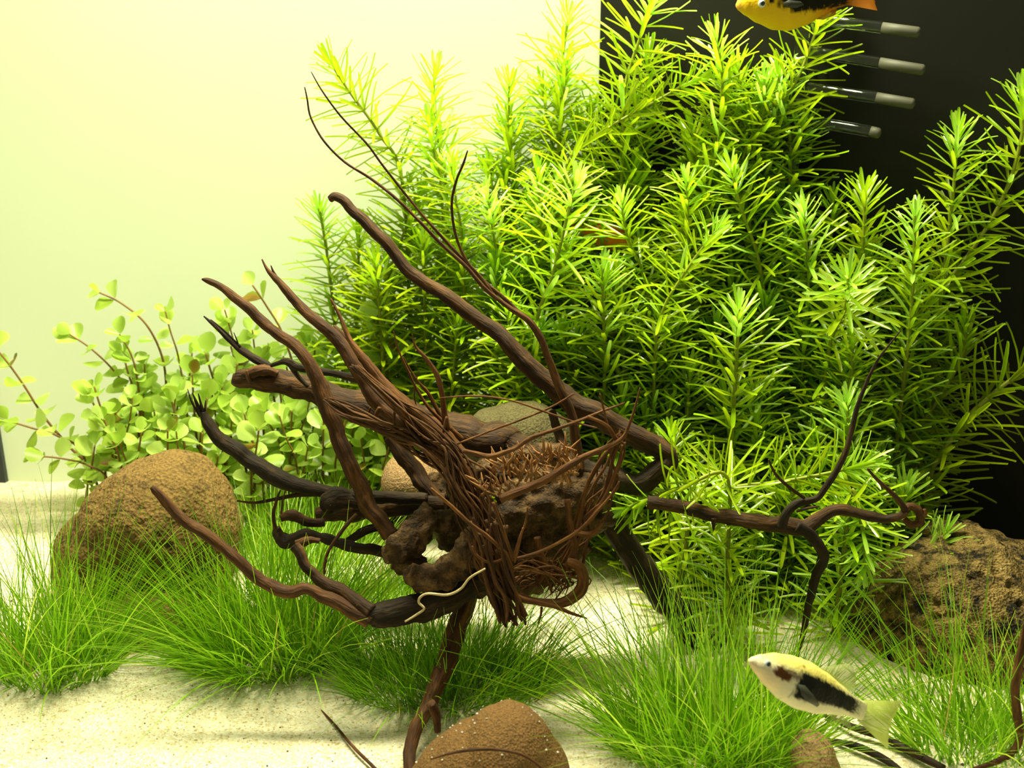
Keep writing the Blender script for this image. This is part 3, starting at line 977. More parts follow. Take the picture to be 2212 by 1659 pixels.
branch([(840, 945, 12), (865, 975, 16), (895, 1015, 18), (920, 1050, 18), (950, 1090, 16)], -0.03, -0.045, M_WOOD)
branch([(750, 1170, 8), (780, 1150, 10), (810, 1140, 9), (850, 1135, 10)], -0.05, None, M_WOODDARK)
# leg in front and root at the back right
branch([(1030, 1250, 22), (1010, 1290, 22), (992, 1340, 22), (975, 1400, 22), (955, 1455, 21), (935, 1510, 18), (912, 1550, 16), (893, 1590, 15), (884, 1630, 14), (885, 1680, 14), (888, 1740, 13)], -0.06, -0.150, M_WOODRED, 'leg', rough=0.12)
branch([(930, 1520, 12), (940, 1545, 10), (945, 1580, 7)], -0.128, -0.126, M_WOODRED, 'splinter', 8)
branch([(1290, 1080, 28), (1330, 1140, 28), (1360, 1190, 28), (1400, 1245, 30), (1440, 1300, 30), (1480, 1350, 30), (1530, 1395, 28), (1580, 1425, 26), (1625, 1460, 20), (1660, 1500, 14)], -0.045, -0.04, M_WOODDARK, 'leg')
# right branch with its forks
FORK = branch([(1400, 1085, 14), (1450, 1092, 14), (1500, 1102, 15), (1560, 1115, 16), (1620, 1130, 17), (1690, 1138, 18), (1735, 1142, 18), (1765, 1125, 14), (1800, 1105, 13), (1835, 1106, 12), (1870, 1114, 11), (1910, 1120, 10), (1945, 1115, 8), (1960, 1105, 7)], -0.055, -0.062, M_WOOD, rough=0.2)
branch([(1722, 1140, 14), (1752, 1160, 13), (1772, 1185, 12), (1776, 1212, 12), (1762, 1250, 10), (1750, 1290, 9), (1742, 1340, 7), (1730, 1390, 5), (1720, 1425, 3)], -0.062, -0.070, M_WOODDARK)
branch([(1688, 1142, 11), (1696, 1112, 10), (1720, 1088, 9), (1765, 1076, 7), (1785, 1050, 7), (1808, 1015, 6.5), (1828, 970, 6), (1842, 920, 5.5), (1852, 880, 5), (1870, 830, 4), (1900, 772, 2.6), (1945, 715, 1.5)], -0.064, -0.055, M_WOODDARK, rough=0.1)
branch([(1738, 1076, 4), (1712, 1058, 4), (1682, 1032, 3.5), (1668, 1012, 3), (1660, 993, 2)], -0.064, None, M_WOOD, 'rootlet', 6)
branch([(1720, 1105, 3), (1745, 1098, 3), (1770, 1094, 1.5)], -0.066, None, M_WOOD, 'rootlet', 6)
branch([(1955, 1100, 7), (1945, 1085, 6), (1920, 1058, 5), (1895, 1035, 4), (1874, 1012, 2)], -0.062, None, M_WOOD, rough=0.2)
branch([(1945, 1112, 6), (1965, 1095, 9), (1985, 1105, 9), (1990, 1125, 8), (1970, 1132, 8), (1955, 1120, 6)], -0.060, None, M_WOODRED, 'splinter', 8, 0.5)
branch([(1985, 1120, 6), (1998, 1112, 6), (1998, 1100, 4)], -0.060, None, M_WOODRED, 'splinter', 7, 0.4)
branch([(1540, 1118, 6), (1541, 1135, 4), (1542, 1150, 1)], -0.06, None, M_WOOD, 'splinter', 6)
# hair-thin long roots
branch([(658, 188, 1.2), (664, 215, 1.8), (672, 255, 2), (700, 305, 2.4), (745, 350, 2.6), (800, 385, 3), (850, 425, 3.2), (900, 472, 3.6), (950, 525, 4), (1010, 580, 4.2), (1050, 625, 4.6), (1095, 662, 5.5), (1140, 690, 7), (1165, 725, 8), (1182, 765, 8), (1197, 805, 9), (1215, 850, 10), (1235, 900, 10), (1245, 950, 11), (1250, 1010, 12)], -0.025, -0.055, M_WOODRED, 'rootlet', 8, 0.1, 5, 'long dark root ending hair-thin')
branch([(672, 155, 1), (695, 195, 1.8), (735, 250, 2.2), (790, 308, 2.4), (830, 362, 2.6), (880, 425, 2.8), (930, 485, 3.2), (990, 550, 3.6), (1050, 612, 4), (1100, 655, 4.5), (1135, 690, 5)], -0.03, -0.032, M_WOODRED, 'rootlet', 7, 0.1, 5)
branch([(1010, 325, 1.4), (1000, 355, 2.6), (985, 392, 2.8), (976, 440, 2.8), (982, 500, 3), (1005, 560, 3.4), (1035, 595, 3.6), (1070, 640, 3.6), (1110, 672, 4)], -0.035, -0.032, M_WOODRED, 'rootlet', 7, 0.1, 5)
branch([(1192, 890, 9), (1205, 930, 10), (1222, 975, 11), (1240, 1010, 11)], -0.03, -0.05, M_WOOD)
branch([(890, 722, 1), (898, 750, 3), (925, 780, 4.5), (945, 815, 6), (955, 860, 6), (960, 900, 7), (966, 925, 6)], -0.06, None, M_ROOT, 'rootlet', 7)
branch([(850, 715, 1), (860, 755, 2), (885, 810, 3), (905, 850, 3), (930, 885, 4), (975, 930, 4)], -0.055, None, M_ROOT, 'rootlet', 6)
branch([(870, 770, 1), (900, 820, 2.5), (925, 850, 4), (960, 910, 5), (1000, 950, 5)], -0.05, None, M_ROOT, 'rootlet', 6)
branch([(905, 800, 1), (895, 850, 1.5), (905, 900, 1.5)], -0.05, None, M_ROOT, 'rootlet', 5)

# the stump: a hollow lump of fused roots
def stump():
    mb = MB()
    def seg(spec, y0, y1=None):
        pts, rad = pxpath(spec, y0, y1, 5)
        tube(mb, pts, rad, 14, 0.2, 160, flute=0.06)
    seg([(830, 1195, 14), (850, 1190, 30), (890, 1165, 36), (915, 1130, 30), (935, 1110, 26)], -0.075, -0.06)
    seg([(880, 1235, 20), (920, 1250, 30), (970, 1235, 32), (1010, 1195, 32), (1035, 1150, 30), (1040, 1100, 30), (1020, 1050, 30)], -0.085, -0.07)
    seg([(850, 1210, 20), (890, 1225, 30), (940, 1262, 26), (1000, 1262, 30), (1060, 1250, 34), (1110, 1215, 36)], -0.07, -0.065)
    seg([(925, 1120, 22), (970, 1130, 24), (1020, 1120, 30)], -0.06, -0.06)
    seg([(960, 1070, 26), (1010, 1040, 34), (1070, 1020, 36), (1130, 1000, 36), (1190, 990, 34), (1240, 1010, 36), (1290, 1035, 30)], -0.04, -0.045)
    seg([(1080, 1090, 36), (1140, 1060, 36), (1200, 1030, 30)], -0.055, -0.05)
    seg([(1040, 1130, 34), (1110, 1110, 36), (1190, 1090, 38), (1260, 1060, 36), (1310, 1060, 28)], -0.06, -0.055)
    seg([(1060, 1190, 40), (1130, 1170, 46), (1200, 1150, 46), (1270, 1120, 40), (1320, 1100, 30)], -0.055, -0.05)
    seg([(1090, 1250, 34), (1150, 1240, 40), (1210, 1200, 40), (1260, 1160, 34)], -0.055, -0.05)
    seg([(990, 1000, 26), (1000, 1050, 34), (1020, 1110, 36), (1040, 1170, 36), (1060, 1240, 30)], -0.06, -0.06)
    seg([(930, 1030, 20), (945, 1070, 30), (960, 1120, 32), (975, 1180, 28)], -0.035, -0.035)
    me = mb.mesh('stump', M_STUMP)
    o = bpy.data.objects.new('stump', me)
    C.objects.link(o)
    o.parent = DW
    o.location = -DW.location
    r = o.modifiers.new('merge', 'REMESH')
    r.mode = 'VOXEL'
    r.voxel_size = 0.0011
    r.use_smooth_shade = True
    tx = bpy.data.textures.new('bark', 'CLOUDS')
    tx.noise_scale = 0.005
    dm = o.modifiers.new('bark', 'DISPLACE')
    dm.texture = tx
    dm.strength = 0.0048
    return o


STUMP = stump()


def torn(spec, y, n, spread, seed):
    """torn fibres standing up from the broken wood"""
    rnd = random.Random(seed)
    mb = MB()
    for _ in range(n):
        x, yy = rnd.choice(spec)
        x += rnd.gauss(0, spread)
        yy += rnd.gauss(0, spread * 0.6)
        a = P(x, yy, y + rnd.uniform(-.006, .006))
        L = rnd.uniform(0.004, 0.010)
        d = Vector((rnd.gauss(-.2, .35), rnd.gauss(-.2, .2), rnd.uniform(.4, 1))).normalized()
        tube(mb, [a, a + d * L * 0.5 + Vector((rnd.gauss(0, .0006), 0, 0)), a + d * L], [0.0006, 0.0005, 0.00015], 4)
    return mb.build('torn_fibre', M_TORN, DW, kind='stuff', label='orange-brown torn wood fibres')


torn([(1110, 1010), (1150, 1005), (1180, 990), (1210, 985), (1225, 1010), (1130, 1030), (1085, 1010), (1190, 1035)], -0.075, 110, 16, 5)
torn([(1060, 1060), (1090, 1050), (1215, 1040), (1230, 1020)], -0.080, 60, 14, 6)


def strands(spec, y0, y1, n, spread, r, seed, mat=None, label=None, taper=0.25, wig=0.5):
    """a bundle of fine roots running together: one fibrous part"""
    rnd = random.Random(seed)
    mb = MB()
    for _ in range(n):
        ox, oy, oyy = rnd.gauss(0, 1), rnd.gauss(0, 1), rnd.gauss(0, 1)
        i0 = 0 if rnd.random() < .7 else rnd.randint(0, len(spec) - 3)
        i1 = len(spec) if rnd.random() < .7 else rnd.randint(i0 + 2, len(spec))
        sp = []
        for i in range(i0, i1):
            x, y = spec[i][0], spec[i][1]
            sc = spec[i][2]
            sp.append((x + (ox + rnd.gauss(0, wig)) * spread * sc, y + (oy * .4 + rnd.gauss(0, wig)) * spread * sc, r * rnd.uniform(.6, 1.3), y0 + (y1 - y0) * i / (len(spec) - 1) + oyy * spread * sc * 0.00016))
        sp[0] = (sp[0][0], sp[0][1], sp[0][2] * taper, sp[0][3])
        sp[-1] = (sp[-1][0], sp[-1][1], sp[-1][2] * taper, sp[-1][3])
        pts, rad = pxpath(sp, y0, y1, 5)
        tube(mb, pts, rad, 6, 0.15, 250)
    return mb.build('root_bundle', mat or M_ROOT, DW, kind='stuff', label=label)


strands([(770, 790, .15), (850, 865, .4), (910, 920, .9), (965, 970, 1), (1000, 1030, 1), (1025, 1090, 1), (1040, 1150, 1), (1050, 1210, 1), (1075, 1280, .9), (1095, 1335, .7)], -0.062, -0.100, 20, 12, 4.4, 1, label='matted reddish-brown root bundle')
strands([(760, 790, .15), (850, 870, .4), (910, 925, .9), (965, 975, 1), (1000, 1035, 1), (1025, 1095, 1), (1040, 1155, 1), (1050, 1215, 1), (1070, 1270, .9)], -0.064, -0.100, 26, 15, 2.6, 11, M_WOODRED, wig=.9)
strands([(705, 865, .25), (760, 895, .6), (830, 925, .8), (900, 955, 1), (960, 990, 1), (1005, 1040, 1), (1025, 1100, .9)], -0.055, -0.085, 18, 14, 3.4, 2, M_WOODRED, wig=.8)
strands([(1345, 935, .3), (1320, 985, .6), (1300, 1040, .9), (1275, 1100, 1), (1245, 1160, 1), (1210, 1220, 1), (1180, 1270, .8)], -0.080, -0.085, 14, 14, 3.2, 3, wig=.8)
strands([(1050, 1130, 1), (1060, 1190, 1), (1075, 1250, 1.1), (1090, 1310, 1.1), (1105, 1340, .9)], -0.095, -0.105, 16, 13, 5, 4, M_WOODRED, taper=0.6)
strands([(1090, 1270, 1), (1130, 1240, 1.4), (1180, 1230, 1.6), (1220, 1250, 1.4), (1200, 1290, 1)], -0.09, -0.09, 24, 18, 2.2, 5, wig=.5)
for sp, ya, yb in [
    ([(1000, 975, 5), (1030, 982, 6), (1065, 985, 6), (1110, 970, 5), (1150, 945, 5), (1200, 928, 4), (1260, 905, 3.5), (1310, 885, 2.5), (1350, 870, 1.5)], -0.085, -0.08),
    ([(1080, 1078, 9), (1120, 1062, 10), (1170, 1040, 9), (1220, 1010, 8), (1265, 985, 7), (1310, 965, 6), (1345, 945, 4), (1362, 910, 3.5), (1375, 870, 2.5), (1383, 838, 1.5)], -0.09, -0.085),
    ([(1270, 900, 4), (1310, 918, 4), (1330, 945, 4), (1350, 960, 3)], -0.085, -0.085),
    ([(1296, 850, 1.5), (1306, 890, 2.5), (1315, 925, 3), (1330, 950, 4)], -0.083, -0.085),
    ([(930, 1055, 3), (975, 1095, 4), (1020, 1135, 4.5), (1060, 1165, 4.5), (1095, 1198, 4.5), (1105, 1225, 4)], -0.098, -0.1),
    ([(1105, 1210, 4), (1150, 1198, 4), (1200, 1176, 4), (1250, 1145, 4), (1290, 1105, 3.5), (1320, 1070, 3), (1338, 1040, 1.5)], -0.1, -0.095),
    ([(1065, 1085, 3.5), (1080, 1130, 4), (1095, 1170, 4), (1108, 1210, 4)], -0.1, -0.1),
    ([(1140, 1095, 2), (1135, 1130, 2.5), (1122, 1165, 3), (1110, 1205, 3)], -0.1, -0.1),
    ([(1130, 1140, 2), (1122, 1175, 2.5), (1112, 1215, 3)], -0.102, -0.1),
    ([(1095, 1205, 3), (1060, 1215, 3), (1030, 1200, 3), (1020, 1180, 2)], -0.1, -0.1),
    ([(1090, 1275, 7), (1125, 1292, 7), (1165, 1302, 6), (1205, 1312, 5), (1240, 1326, 3.5), (1268, 1336, 1.5)], -0.1, -0.1),
    ([(1170, 1312, 3), (1168, 1330, 2.5), (1163, 1348, 1)], -0.1, -0.1),
    ([(1225, 1212, 9), (1250, 1225, 12), (1258, 1255, 13), (1245, 1285, 13), (1210, 1302, 11), (1165, 1300, 8), (1120, 1285, 7)], -0.092, -0.098),
    ([(1225, 1080, 7), (1232, 1130, 7), (1240, 1180, 8), (1225, 1230, 8)], -0.085, -0.09),
    ([(1240, 1150, 6), (1275, 1155, 7), (1300, 1130, 4), (1305, 1125, 2)], -0.09, -0.09),
    ([(1160, 1160, 8), (1165, 1190, 9), (1175, 1230, 10), (1160, 1260, 8)], -0.085, -0.09),
    ([(1345, 960, 3), (1340, 990, 3.5), (1325, 1030, 4), (1305, 1080, 4.5), (1270, 1130, 5)], -0.082, -0.09),
    ([(1350, 955, 2), (1348, 985, 2), (1338, 1005, 1)], -0.082, -0.082),
    ([(740, 890, 4), (760, 910, 4), (790, 900, 3), (800, 880, 2)], -0.06, -0.06),
    ([(820, 880, 4), (812, 900, 5), (825, 920, 5), (850, 930, 5)], -0.062, -0.062),
    ([(935, 985, 4), (940, 955, 5), (955, 935, 4), (965, 900, 3)], -0.075, -0.07),
    ([(950, 860, 1.5), (1020, 855, 2), (1090, 862, 2), (1150, 880, 2.4), (1220, 905, 2.4), (1290, 925, 2)], -0.07, -0.08),
    ([(985, 960, 2), (1060, 930, 2.4), (1130, 905, 2.4), (1190, 880, 2.4), (1240, 850, 2)], -0.075, -0.075),
]:
    branch(sp, ya, yb, M_ROOT, 'rootlet', 7, 0.12, 5, flute=0)
branch([(1048, 1228, 2), (1015, 1248, 2.4), (995, 1272, 2.6), (965, 1285, 2.6), (925, 1282, 2.6), (908, 1290, 2.6), (905, 1302, 2.6), (916, 1315, 2.4), (900, 1328, 2.4), (875, 1343, 2)], -0.118, -0.122, M_THREAD, 'pale_rootlet', 7, 0.05, 6, 'pale yellowish hair root over the blackened branch', flute=0)


def twig(label, spec, y0, y1=None, mat=None, rough=0.12):
    mb = MB()
    pts, rad = pxpath(spec, y0, y1, 6)
    tube(mb, pts, rad, 8, rough, 220)
    o = mb.build('twig', mat or M_WOODRED)
    return tag(o, label, 'twig')


twig('thin reddish twig lying on the sand left of the domed brown stone', [(690, 1530, 1.5, G(690, 1530).y), (720, 1562, 2.5, G(720, 1562, .002).y), (760, 1610, 3.5, G(760, 1610, .002).y), (800, 1650, 4, G(800, 1650, .002).y), (850, 1700, 4, G(850, 1700, .001).y)], 0)
twig('upright dark twig at the right edge in front of the thin hairgrass', [(2216, 1345, 6), (2209, 1390, 8), (2200, 1440, 10), (2193, 1490, 10), (2197, 1540, 10), (2203, 1580, 9), (2195, 1615, 8), (2165, 1640, 7), (2125, 1655, 5), (2080, 1668, 4)], -0.135, -0.140)
twig('thin dark rootlet arching over the domed brown stone', [(930, 1640, 2), (970, 1628, 3), (1020, 1620, 3.5), (1080, 1620, 3.5), (1130, 1632, 3.5), (1165, 1655, 3), (1185, 1685, 2)], -0.176, -0.176)
twig('dark twig lying across the pale sand under the tail of the lower fish', [(1780, 1545, 4, G(1780, 1545).y), (1840, 1570, 8, G(1840, 1570, .003).y), (1900, 1590, 9, G(1900, 1590, .003).y), (1970, 1625, 9, G(1970, 1625, .003).y), (2040, 1660, 8, G(2040, 1660, .003).y)], 0, None, M_WOODDARK)
twig('short black twig between the two pale sand strips at the bottom', [(1790, 1598, 4, G(1790, 1598).y), (1850, 1612, 8, G(1850, 1612, .003).y), (1910, 1640, 8, G(1910, 1640, .003).y), (1950, 1670, 7, G(1950, 1670, .003).y)], 0, None, M_WOODDARK)


# ---------------------------------------------------------------- fish
def lerp_table(tab, t):
    for a, b in zip(tab, tab[1:]):
        if t <= b[0]:
            u = (t - a[0]) / (b[0] - a[0])
            u = u * u * (3 - 2 * u) * 0.4 + u * 0.6
            return [x + (y - x) * u for x, y in zip(a[1:], b[1:])]
    return tab[-1][1:]


def skin_mat(name, rough=0.45):
    m, nt, b = new_mat(name)
    at = N(nt, 'ShaderNodeAttribute', attribute_name='skin')
    nt.links.new(at.outputs['Color'], b.inputs['Base Color'])
    b.inputs['Roughness'].default_value = rough
    b.inputs['Specular IOR Level'].default_value = 0.10
    tc = N(nt, 'ShaderNodeTexCoord')
    v = N(nt, 'ShaderNodeTexVoronoi')
    v.inputs['Scale'].default_value = 900
    nt.links.new(tc.outputs['Object'], v.inputs['Vector'])
    bp = N(nt, 'ShaderNodeBump')
    bp.inputs['Strength'].default_value = 0.25
    bp.inputs['Distance'].default_value = 0.0004
    nt.links.new(v.outputs['Distance'], bp.inputs['Height'])
    nt.links.new(bp.outputs['Normal'], b.inputs['Normal'])
    return m


M_SKIN = skin_mat('fish_scales')
M_EYE = plain('fish_eye_ring', (0.62, 0.68, 0.58), 0.15, 0.8)
M_PUPIL = plain('fish_pupil', (0.008, 0.008, 0.008), 0.1, 0.8)


def fin_mat(name, col, trans):
    m, nt, b = new_mat(name)
    b.inputs['Base Color'].default_value = (*col, 1)
    b.inputs['Roughness'].default_value = 0.4
    tr = N(nt, 'ShaderNodeBsdfTransparent')
    tl = N(nt, 'ShaderNodeBsdfTranslucent')
    tl.inputs['Color'].default_value = (*col, 1)
    m1 = N(nt, 'ShaderNodeMixShader')
    m1.inputs['Fac'].default_value = 0.5
    nt.links.new(b.outputs['BSDF'], m1.inputs[1])
    nt.links.new(tl.outputs['BSDF'], m1.inputs[2])
    mx = N(nt, 'ShaderNodeMixShader')
    mx.inputs['Fac'].default_value = trans
    nt.links.new(m1.outputs['Shader'], mx.inputs[1])
    nt.links.new(tr.outputs['BSDF'], mx.inputs[2])
    nt.links.new(mx.outputs['Shader'], nt.nodes['Material Output'].inputs['Surface'])
    return m


def fish(label, nose, tail, Y, Yt, deep, colour, fins, eye_at, roll=0.0):
    """nose, tail: px of snout and tail root; deep: body depth / length; colour(t, h, q) -> rgb, h -1 belly .. 1 back"""
    A, B = P(nose[0], nose[1], Y), P(tail[0], tail[1], Yt)
    Lb = (B - A).length
    X = (B - A).normalized()
    Z = Vector((0, 0, 1))
    Z = (Z - X * Z.dot(X)).normalized()
    Yv = Z.cross(X)
    if roll:
        q = Quaternion(X, roll)
        Z, Yv = q @ Z, q @ Yv
    root = thing('fish', label, 'fish', A)
    root.rotation_mode = 'QUATERNION'
    R3 = Matrix((X, Yv, Z)).transposed()
    root.rotation_quaternion = R3.to_quaternion()
    tab = [(0, .03, .03, .03), (.02, .10, .09, .08), (.08, .22, .19, .18), (.18, .37, .34, .29), (.32, .47, .49, .35), (.45, .50, .53, .35), (.60, .44, .47, .29), (.75, .33, .33, .20), (.88, .23, .22, .12), (1.0, .20, .19, .06)]
    mb = MB()
    NS, NR = 110, 64
    cols = []
    for i in range(NS + 1):
        t = i / NS
        up, dn, w = lerp_table(tab, t)
        for k in range(NR):
            a = 2 * pi * k / NR
            s = sin(a)
            h = s
            z = (up if s > 0 else dn) * s * deep * Lb
            y = w * cos(a) * abs(cos(a)) ** -0.1 * deep * Lb if abs(cos(a)) > 1e-6 else 0
            mb.v.append(Vector((t * Lb, y, z)))
            mb.t.append(0.5)
            cols.append(colour(t, z / (deep * Lb), Vector((t * 6, h * 2.2, 1.0 if cos(a) > 0 else 4.0))))
    for i in range(NS):
        for k in range(NR):
            k2 = (k + 1) % NR
            mb.f.append((i * NR + k, (i + 1) * NR + k, (i + 1) * NR + k2, i * NR + k2))
    mb.f.append(tuple(range(NR)))
    mb.f.append(tuple(range((NS + 1) * NR - 1, NS * NR - 1, -1)))
    me = mb.mesh('body', M_SKIN)
    ca = me.color_attributes.new('skin', 'FLOAT_COLOR', 'POINT')
    ca.data.foreach_set('color', [c for q in cols for c in (*q, 1.0)])
    o = bpy.data.objects.new('body', me)
    o.parent = root
    C.objects.link(o)
    for name, outl, thick, mat, yoff in fins:
        f = MB()
        n = len(outl)
        c = Vector((sum(p[0] for p in outl) / n, 0, sum(p[1] for p in outl) / n))
        vs = []
        for sgn in (1, -1):
            for k, p in enumerate(outl):
                q = Vector((p[0], 0, p[1]))
                vs.append(Vector((q.x * Lb, yoff * Lb + sgn * thick * Lb * (0.4 if k % 2 else 1.0), q.z * Lb)))
            vs.append(Vector((c.x * Lb, yoff * Lb + sgn * thick * 1.6 * Lb, c.z * Lb)))
        fs = []
        for k in range(n):
            k2 = (k + 1) % n
            fs.append((k, k2, n))
            fs.append((n + 1 + k2, n + 1 + k, 2 * n + 1))
            fs.append((k2, k, n + 1 + k, n + 1 + k2))
        f.add(vs, fs)
        fo = bpy.data.objects.new(name, f.mesh(name, mat))
        fo.parent = root
        C.objects.link(fo)
    ex, ez, er = eye_at
    up, dn, w = lerp_table(tab, ex)
    for sgn in (-1, 1):
        bm = bmesh.new()
        bmesh.ops.create_uvsphere(bm, u_segments=20, v_segments=12, radius=er * Lb)
        me = bpy.data.meshes.new('eye')
        bm.to_mesh(me)
        bm.free()
        me.polygons.foreach_set('use_smooth', [True] * len(me.polygons))
        me.materials.append(M_EYE)
        e = bpy.data.objects.new('eye', me)
        e.parent = root
        e.location = (ex * Lb, sgn * (w * deep * sqrt(max(0.05, 1 - (ez / (up * deep)) ** 2)) * 0.93) * Lb, ez * Lb)
        e.scale = (1, 0.5, 1)
        C.objects.link(e)
        bm = bmesh.new()
        bmesh.ops.create_uvsphere(bm, u_segments=16, v_segments=10, radius=er * Lb * 0.55)
        me = bpy.data.meshes.new('pupil')
        bm.to_mesh(me)
        bm.free()
        me.polygons.foreach_set('use_smooth', [True] * len(me.polygons))
        me.materials.append(M_PUPIL)
        pu = bpy.data.objects.new('pupil', me)
        pu.parent = e
        pu.location = (0, sgn * er * Lb * 0.72, 0)
        C.objects.link(pu)
    return root


def mixc(a, b, t):
    t = max(0, min(1, t))
    return tuple(x + (y - x) * t for x, y in zip(a, b))


def sstep(a, b, x):
    t = max(0, min(1, (x - a) / (b - a)))
    return t * t * (3 - 2 * t)


def col_white(t, z, q):
    jag = 0.045 * noise.noise(q * 5.0) + 0.04 * noise.noise(q * 15.0)
    c = mixc((0.86, 0.78, 0.50), (0.93, 0.80, 0.18), sstep(0.02, 0.30, z))
    c = mixc(c, (0.88, 0.70, 0.40), sstep(0.35, 0.15, t) * sstep(0.15, -0.1, z))
    c = mixc(c, (0.80, 0.78, 0.40), sstep(0.6, 0.9, t) * 0.7)
    lo = -0.36 + 0.22 * sstep(0.3, 0.8, t)
    hi = 0.24 - 0.08 * sstep(0.55, 1.0, t)
    m = sstep(0.315, 0.36, t + jag * .5) * sstep(0.97, 0.86, t + jag) * sstep(lo - .03, lo + .03, z + jag * .6) * sstep(hi + .03, hi - .03, z + jag)
    c = mixc(c, (0.008, 0.009, 0.005), m)
    m2 = sstep(0.085, 0.055, math.hypot(t - 0.215, (z - 0.01) * 0.55) + jag * .5)
    m2 = max(m2, 0.8 * sstep(0.05, 0.03, math.hypot((t - 0.285) * .7, (z - 0.08) * 0.5) + jag * .4))
    c = mixc(c, (0.10, 0.035, 0.008), m2)
    m3 = sstep(0.018, 0.008, math.hypot(t - 0.36, (z - 0.33) * 0.4))
    return mixc(c, (0.25, 0.09, 0.015), m3 * .8)


M_FINC = fin_mat('clear_fin', (0.50, 0.55, 0.20), 0.55)
M_FINY = fin_mat('yellow_fin', (0.62, 0.68, 0.16), 0.30)
M_FINK = fin_mat('dark_fin', (0.10, 0.105, 0.07), 0.35)
M_FINO = fin_mat('orange_fin', (0.62, 0.22, 0.02), 0.25)


def fan(x0, zt, zb, x1, zt1, zb1, n=9, notch=0.03):
    """tail fin outline"""
    o = [(x0, zt)]
    for k in range(n + 1):
        u = k / n
        o.append((x1 - notch * sin(pi * u) + (0.012 if k % 2 else 0), zt1 + (zb1 - zt1) * u))
    o.append((x0, zb))
    return o


fish('white and yellow fish with a black flank patch swimming over the grass', (1618, 1426), (1866, 1538), -0.168, -0.160, 0.315, col_white, [
    ('tail_fin', fan(0.97, .07, -.07, 1.27, .175, -.16), 0.006, M_FINY, 0),
    ('dorsal_fin', [(.56, .155), (.64, .20), (.74, .245), (.80, .25), (.84, .20), (.86, .15), (.87, .09), (.74, .09)], 0.005, M_FINC, 0),
    ('pectoral_fin', [(.33, -.02), (.38, -.01), (.46, -.045), (.535, -.085), (.52, -.105), (.45, -.10), (.38, -.075)], 0.006, M_FINK, -.125),
    ('anal_fin', [(.72, -.10), (.82, -.08), (.92, -.105), (.95, -.14), (.86, -.135), (.78, -.14)], 0.004, M_FINC, 0),
], (0.105, 0.022, 0.028), roll=-0.42)


def col_gold(t, z, q):
    jag = 0.07 * noise.noise(q * 4.0) + 0.05 * noise.noise(q * 11.0)
    c = mixc((0.80, 0.50, 0.012), (0.78, 0.44, 0.02), sstep(0, .3, z))
    c = mixc(c, (0.75, 0.40, 0.05), sstep(0.06, 0.0, t))
    c = mixc(c, (0.55, 0.16, 0.01), sstep(0.55, 0.85, t))
    lo = -0.22 + 0.12 * sstep(0.5, 0.3, t) + 0.02 * sstep(.6, .9, t)
    m = sstep(0.29, 0.36, t + jag * .6) * sstep(1.02, 0.93, t + jag * .4) * sstep(lo - .03, lo + .03, z + jag)
    m = max(m, sstep(0.04, 0.02, math.hypot((t - .255), (z - .03) * .5) + jag * .5))
    return mixc(c, (0.012, 0.010, 0.004), m)


fish('golden yellow fish with black back and orange tail cut by the top edge', (1590, 12), (1838, -14), 0.040, 0.045, 0.47, col_gold, [
    ('tail_fin', fan(0.97, .09, -.09, 1.22, .17, -.16), 0.006, M_FINO, 0),
    ('dorsal_fin', [(.52, .20), (.60, .27), (.72, .30), (.80, .28), (.84, .18), (.82, .12), (.70, .12)], 0.005, M_FINK, 0),
    ('pectoral_fin', [(.34, -.02), (.40, .0), (.50, -.02), (.53, -.05), (.46, -.07), (.38, -.055)], 0.006, M_FINK, -.165),
    ('anal_fin', [(.66, -.17), (.78, -.13), (.88, -.11), (.86, -.16), (.76, -.19)], 0.004, M_FINO, 0),
], (0.185, -0.005, 0.036))


def col_orange(t, z, q):
    return mixc((0.80, 0.22, 0.015), (0.70, 0.15, 0.01), sstep(-.2, .3, z))


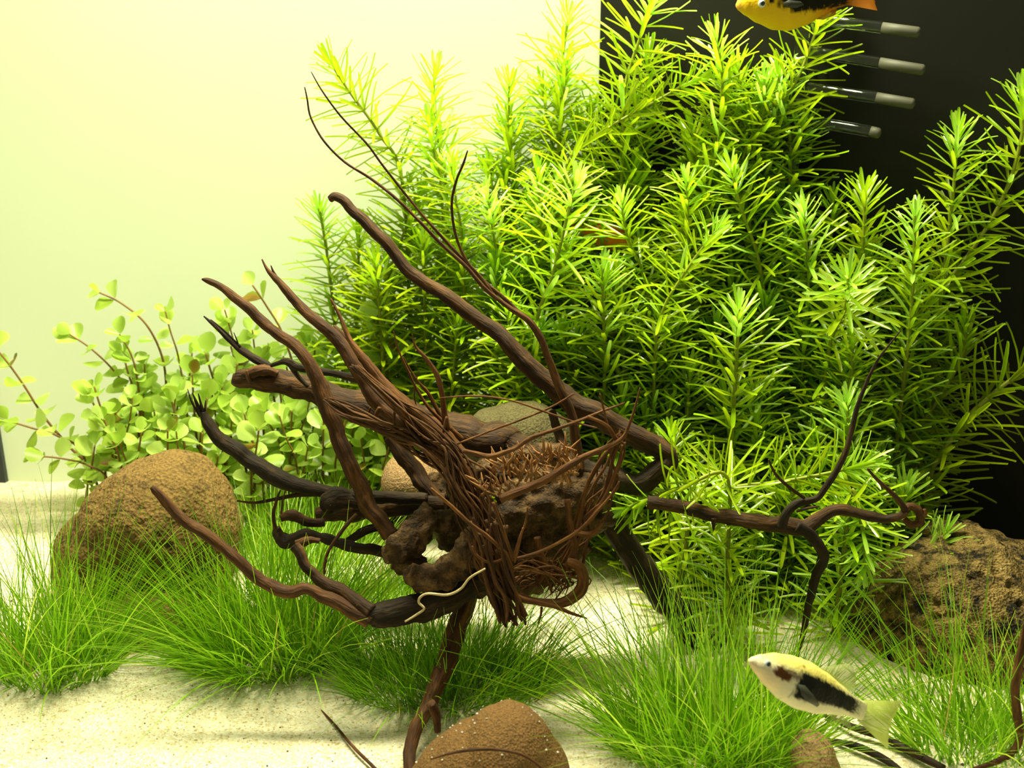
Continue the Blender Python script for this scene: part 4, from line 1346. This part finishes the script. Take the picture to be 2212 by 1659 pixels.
fish('orange fish hidden behind the needle leaves in the middle of the thicket', (1372, 522), (1250, 500), 0.100, 0.104, 0.45, col_orange, [
    ('tail_fin', fan(0.97, .09, -.09, 1.25, .17, -.16), 0.006, M_FINO, 0),
    ('dorsal_fin', [(.50, .20), (.58, .27), (.72, .28), (.80, .18), (.70, .12)], 0.005, M_FINO, 0),
], (0.14, 0.05, 0.034))


# ---------------------------------------------------------------- glass spray pipe behind the plants
def glass_pipe():
    top = P(1745, -60, in_front(1745, -60, 0.14, 0.010))
    Y = top.y
    root = thing('glass_spray_pipe', 'clear glass filter pipe with four frosted-tipped nozzles before the black pane', 'pipe', Vector((top.x, Y, 0.0)))
    mb = MB()
    tube(mb, [Vector((top.x, Y, z)) for z in (-0.004, 0.1, 0.2, 0.40)], [0.0036] * 4, 14)
    mb.build('riser', M_GLASS, root)
    for a, b, m in [((1752, 40), (1988, 71), (1905, 60)), ((1752, 112), (1998, 152), (1900, 136)), ((1745, 190), (1976, 225), (1893, 211)), ((1752, 262), (1903, 289), (1880, 284))]:
        A, B, Mm = (P(q[0], q[1], in_front(q[0], q[1], 0.14, 0.007)) for q in (a, b, m))
        r = 11.5 * pxsize(A)
        d = (B - A).normalized()
        g = MB()
        n = 28
        # hollow tube wall
        x = d.orthogonal().normalized()
        y = d.cross(x)
        vs, fs = [], []
        for p, rr in ((A, r), (Mm, r), (Mm, r * .72), (A, r * .72)):
            for k in range(n):
                an = 2 * pi * k / n
                vs.append(p + (x * cos(an) + y * sin(an)) * rr)
        for i in range(4):
            for k in range(n):
                j = (i + 1) % 4
                fs.append((i * n + k, i * n + (k + 1) % n, j * n + (k + 1) % n, j * n + k))
        g.add(vs, fs)
        no = g.build('nozzle', M_GLASS, root, smooth=False)
        t = MB()
        tube(t, [Mm, Mm.lerp(B, .5), B - d * r * .5, B - d * r * .15, B], [r, r, r, r * .8, r * .4], 16)
        to = t.build('frosted_tip', M_FROST, None)
        to.parent = no
        to.location = (0, 0, 0)


glass_pipe()
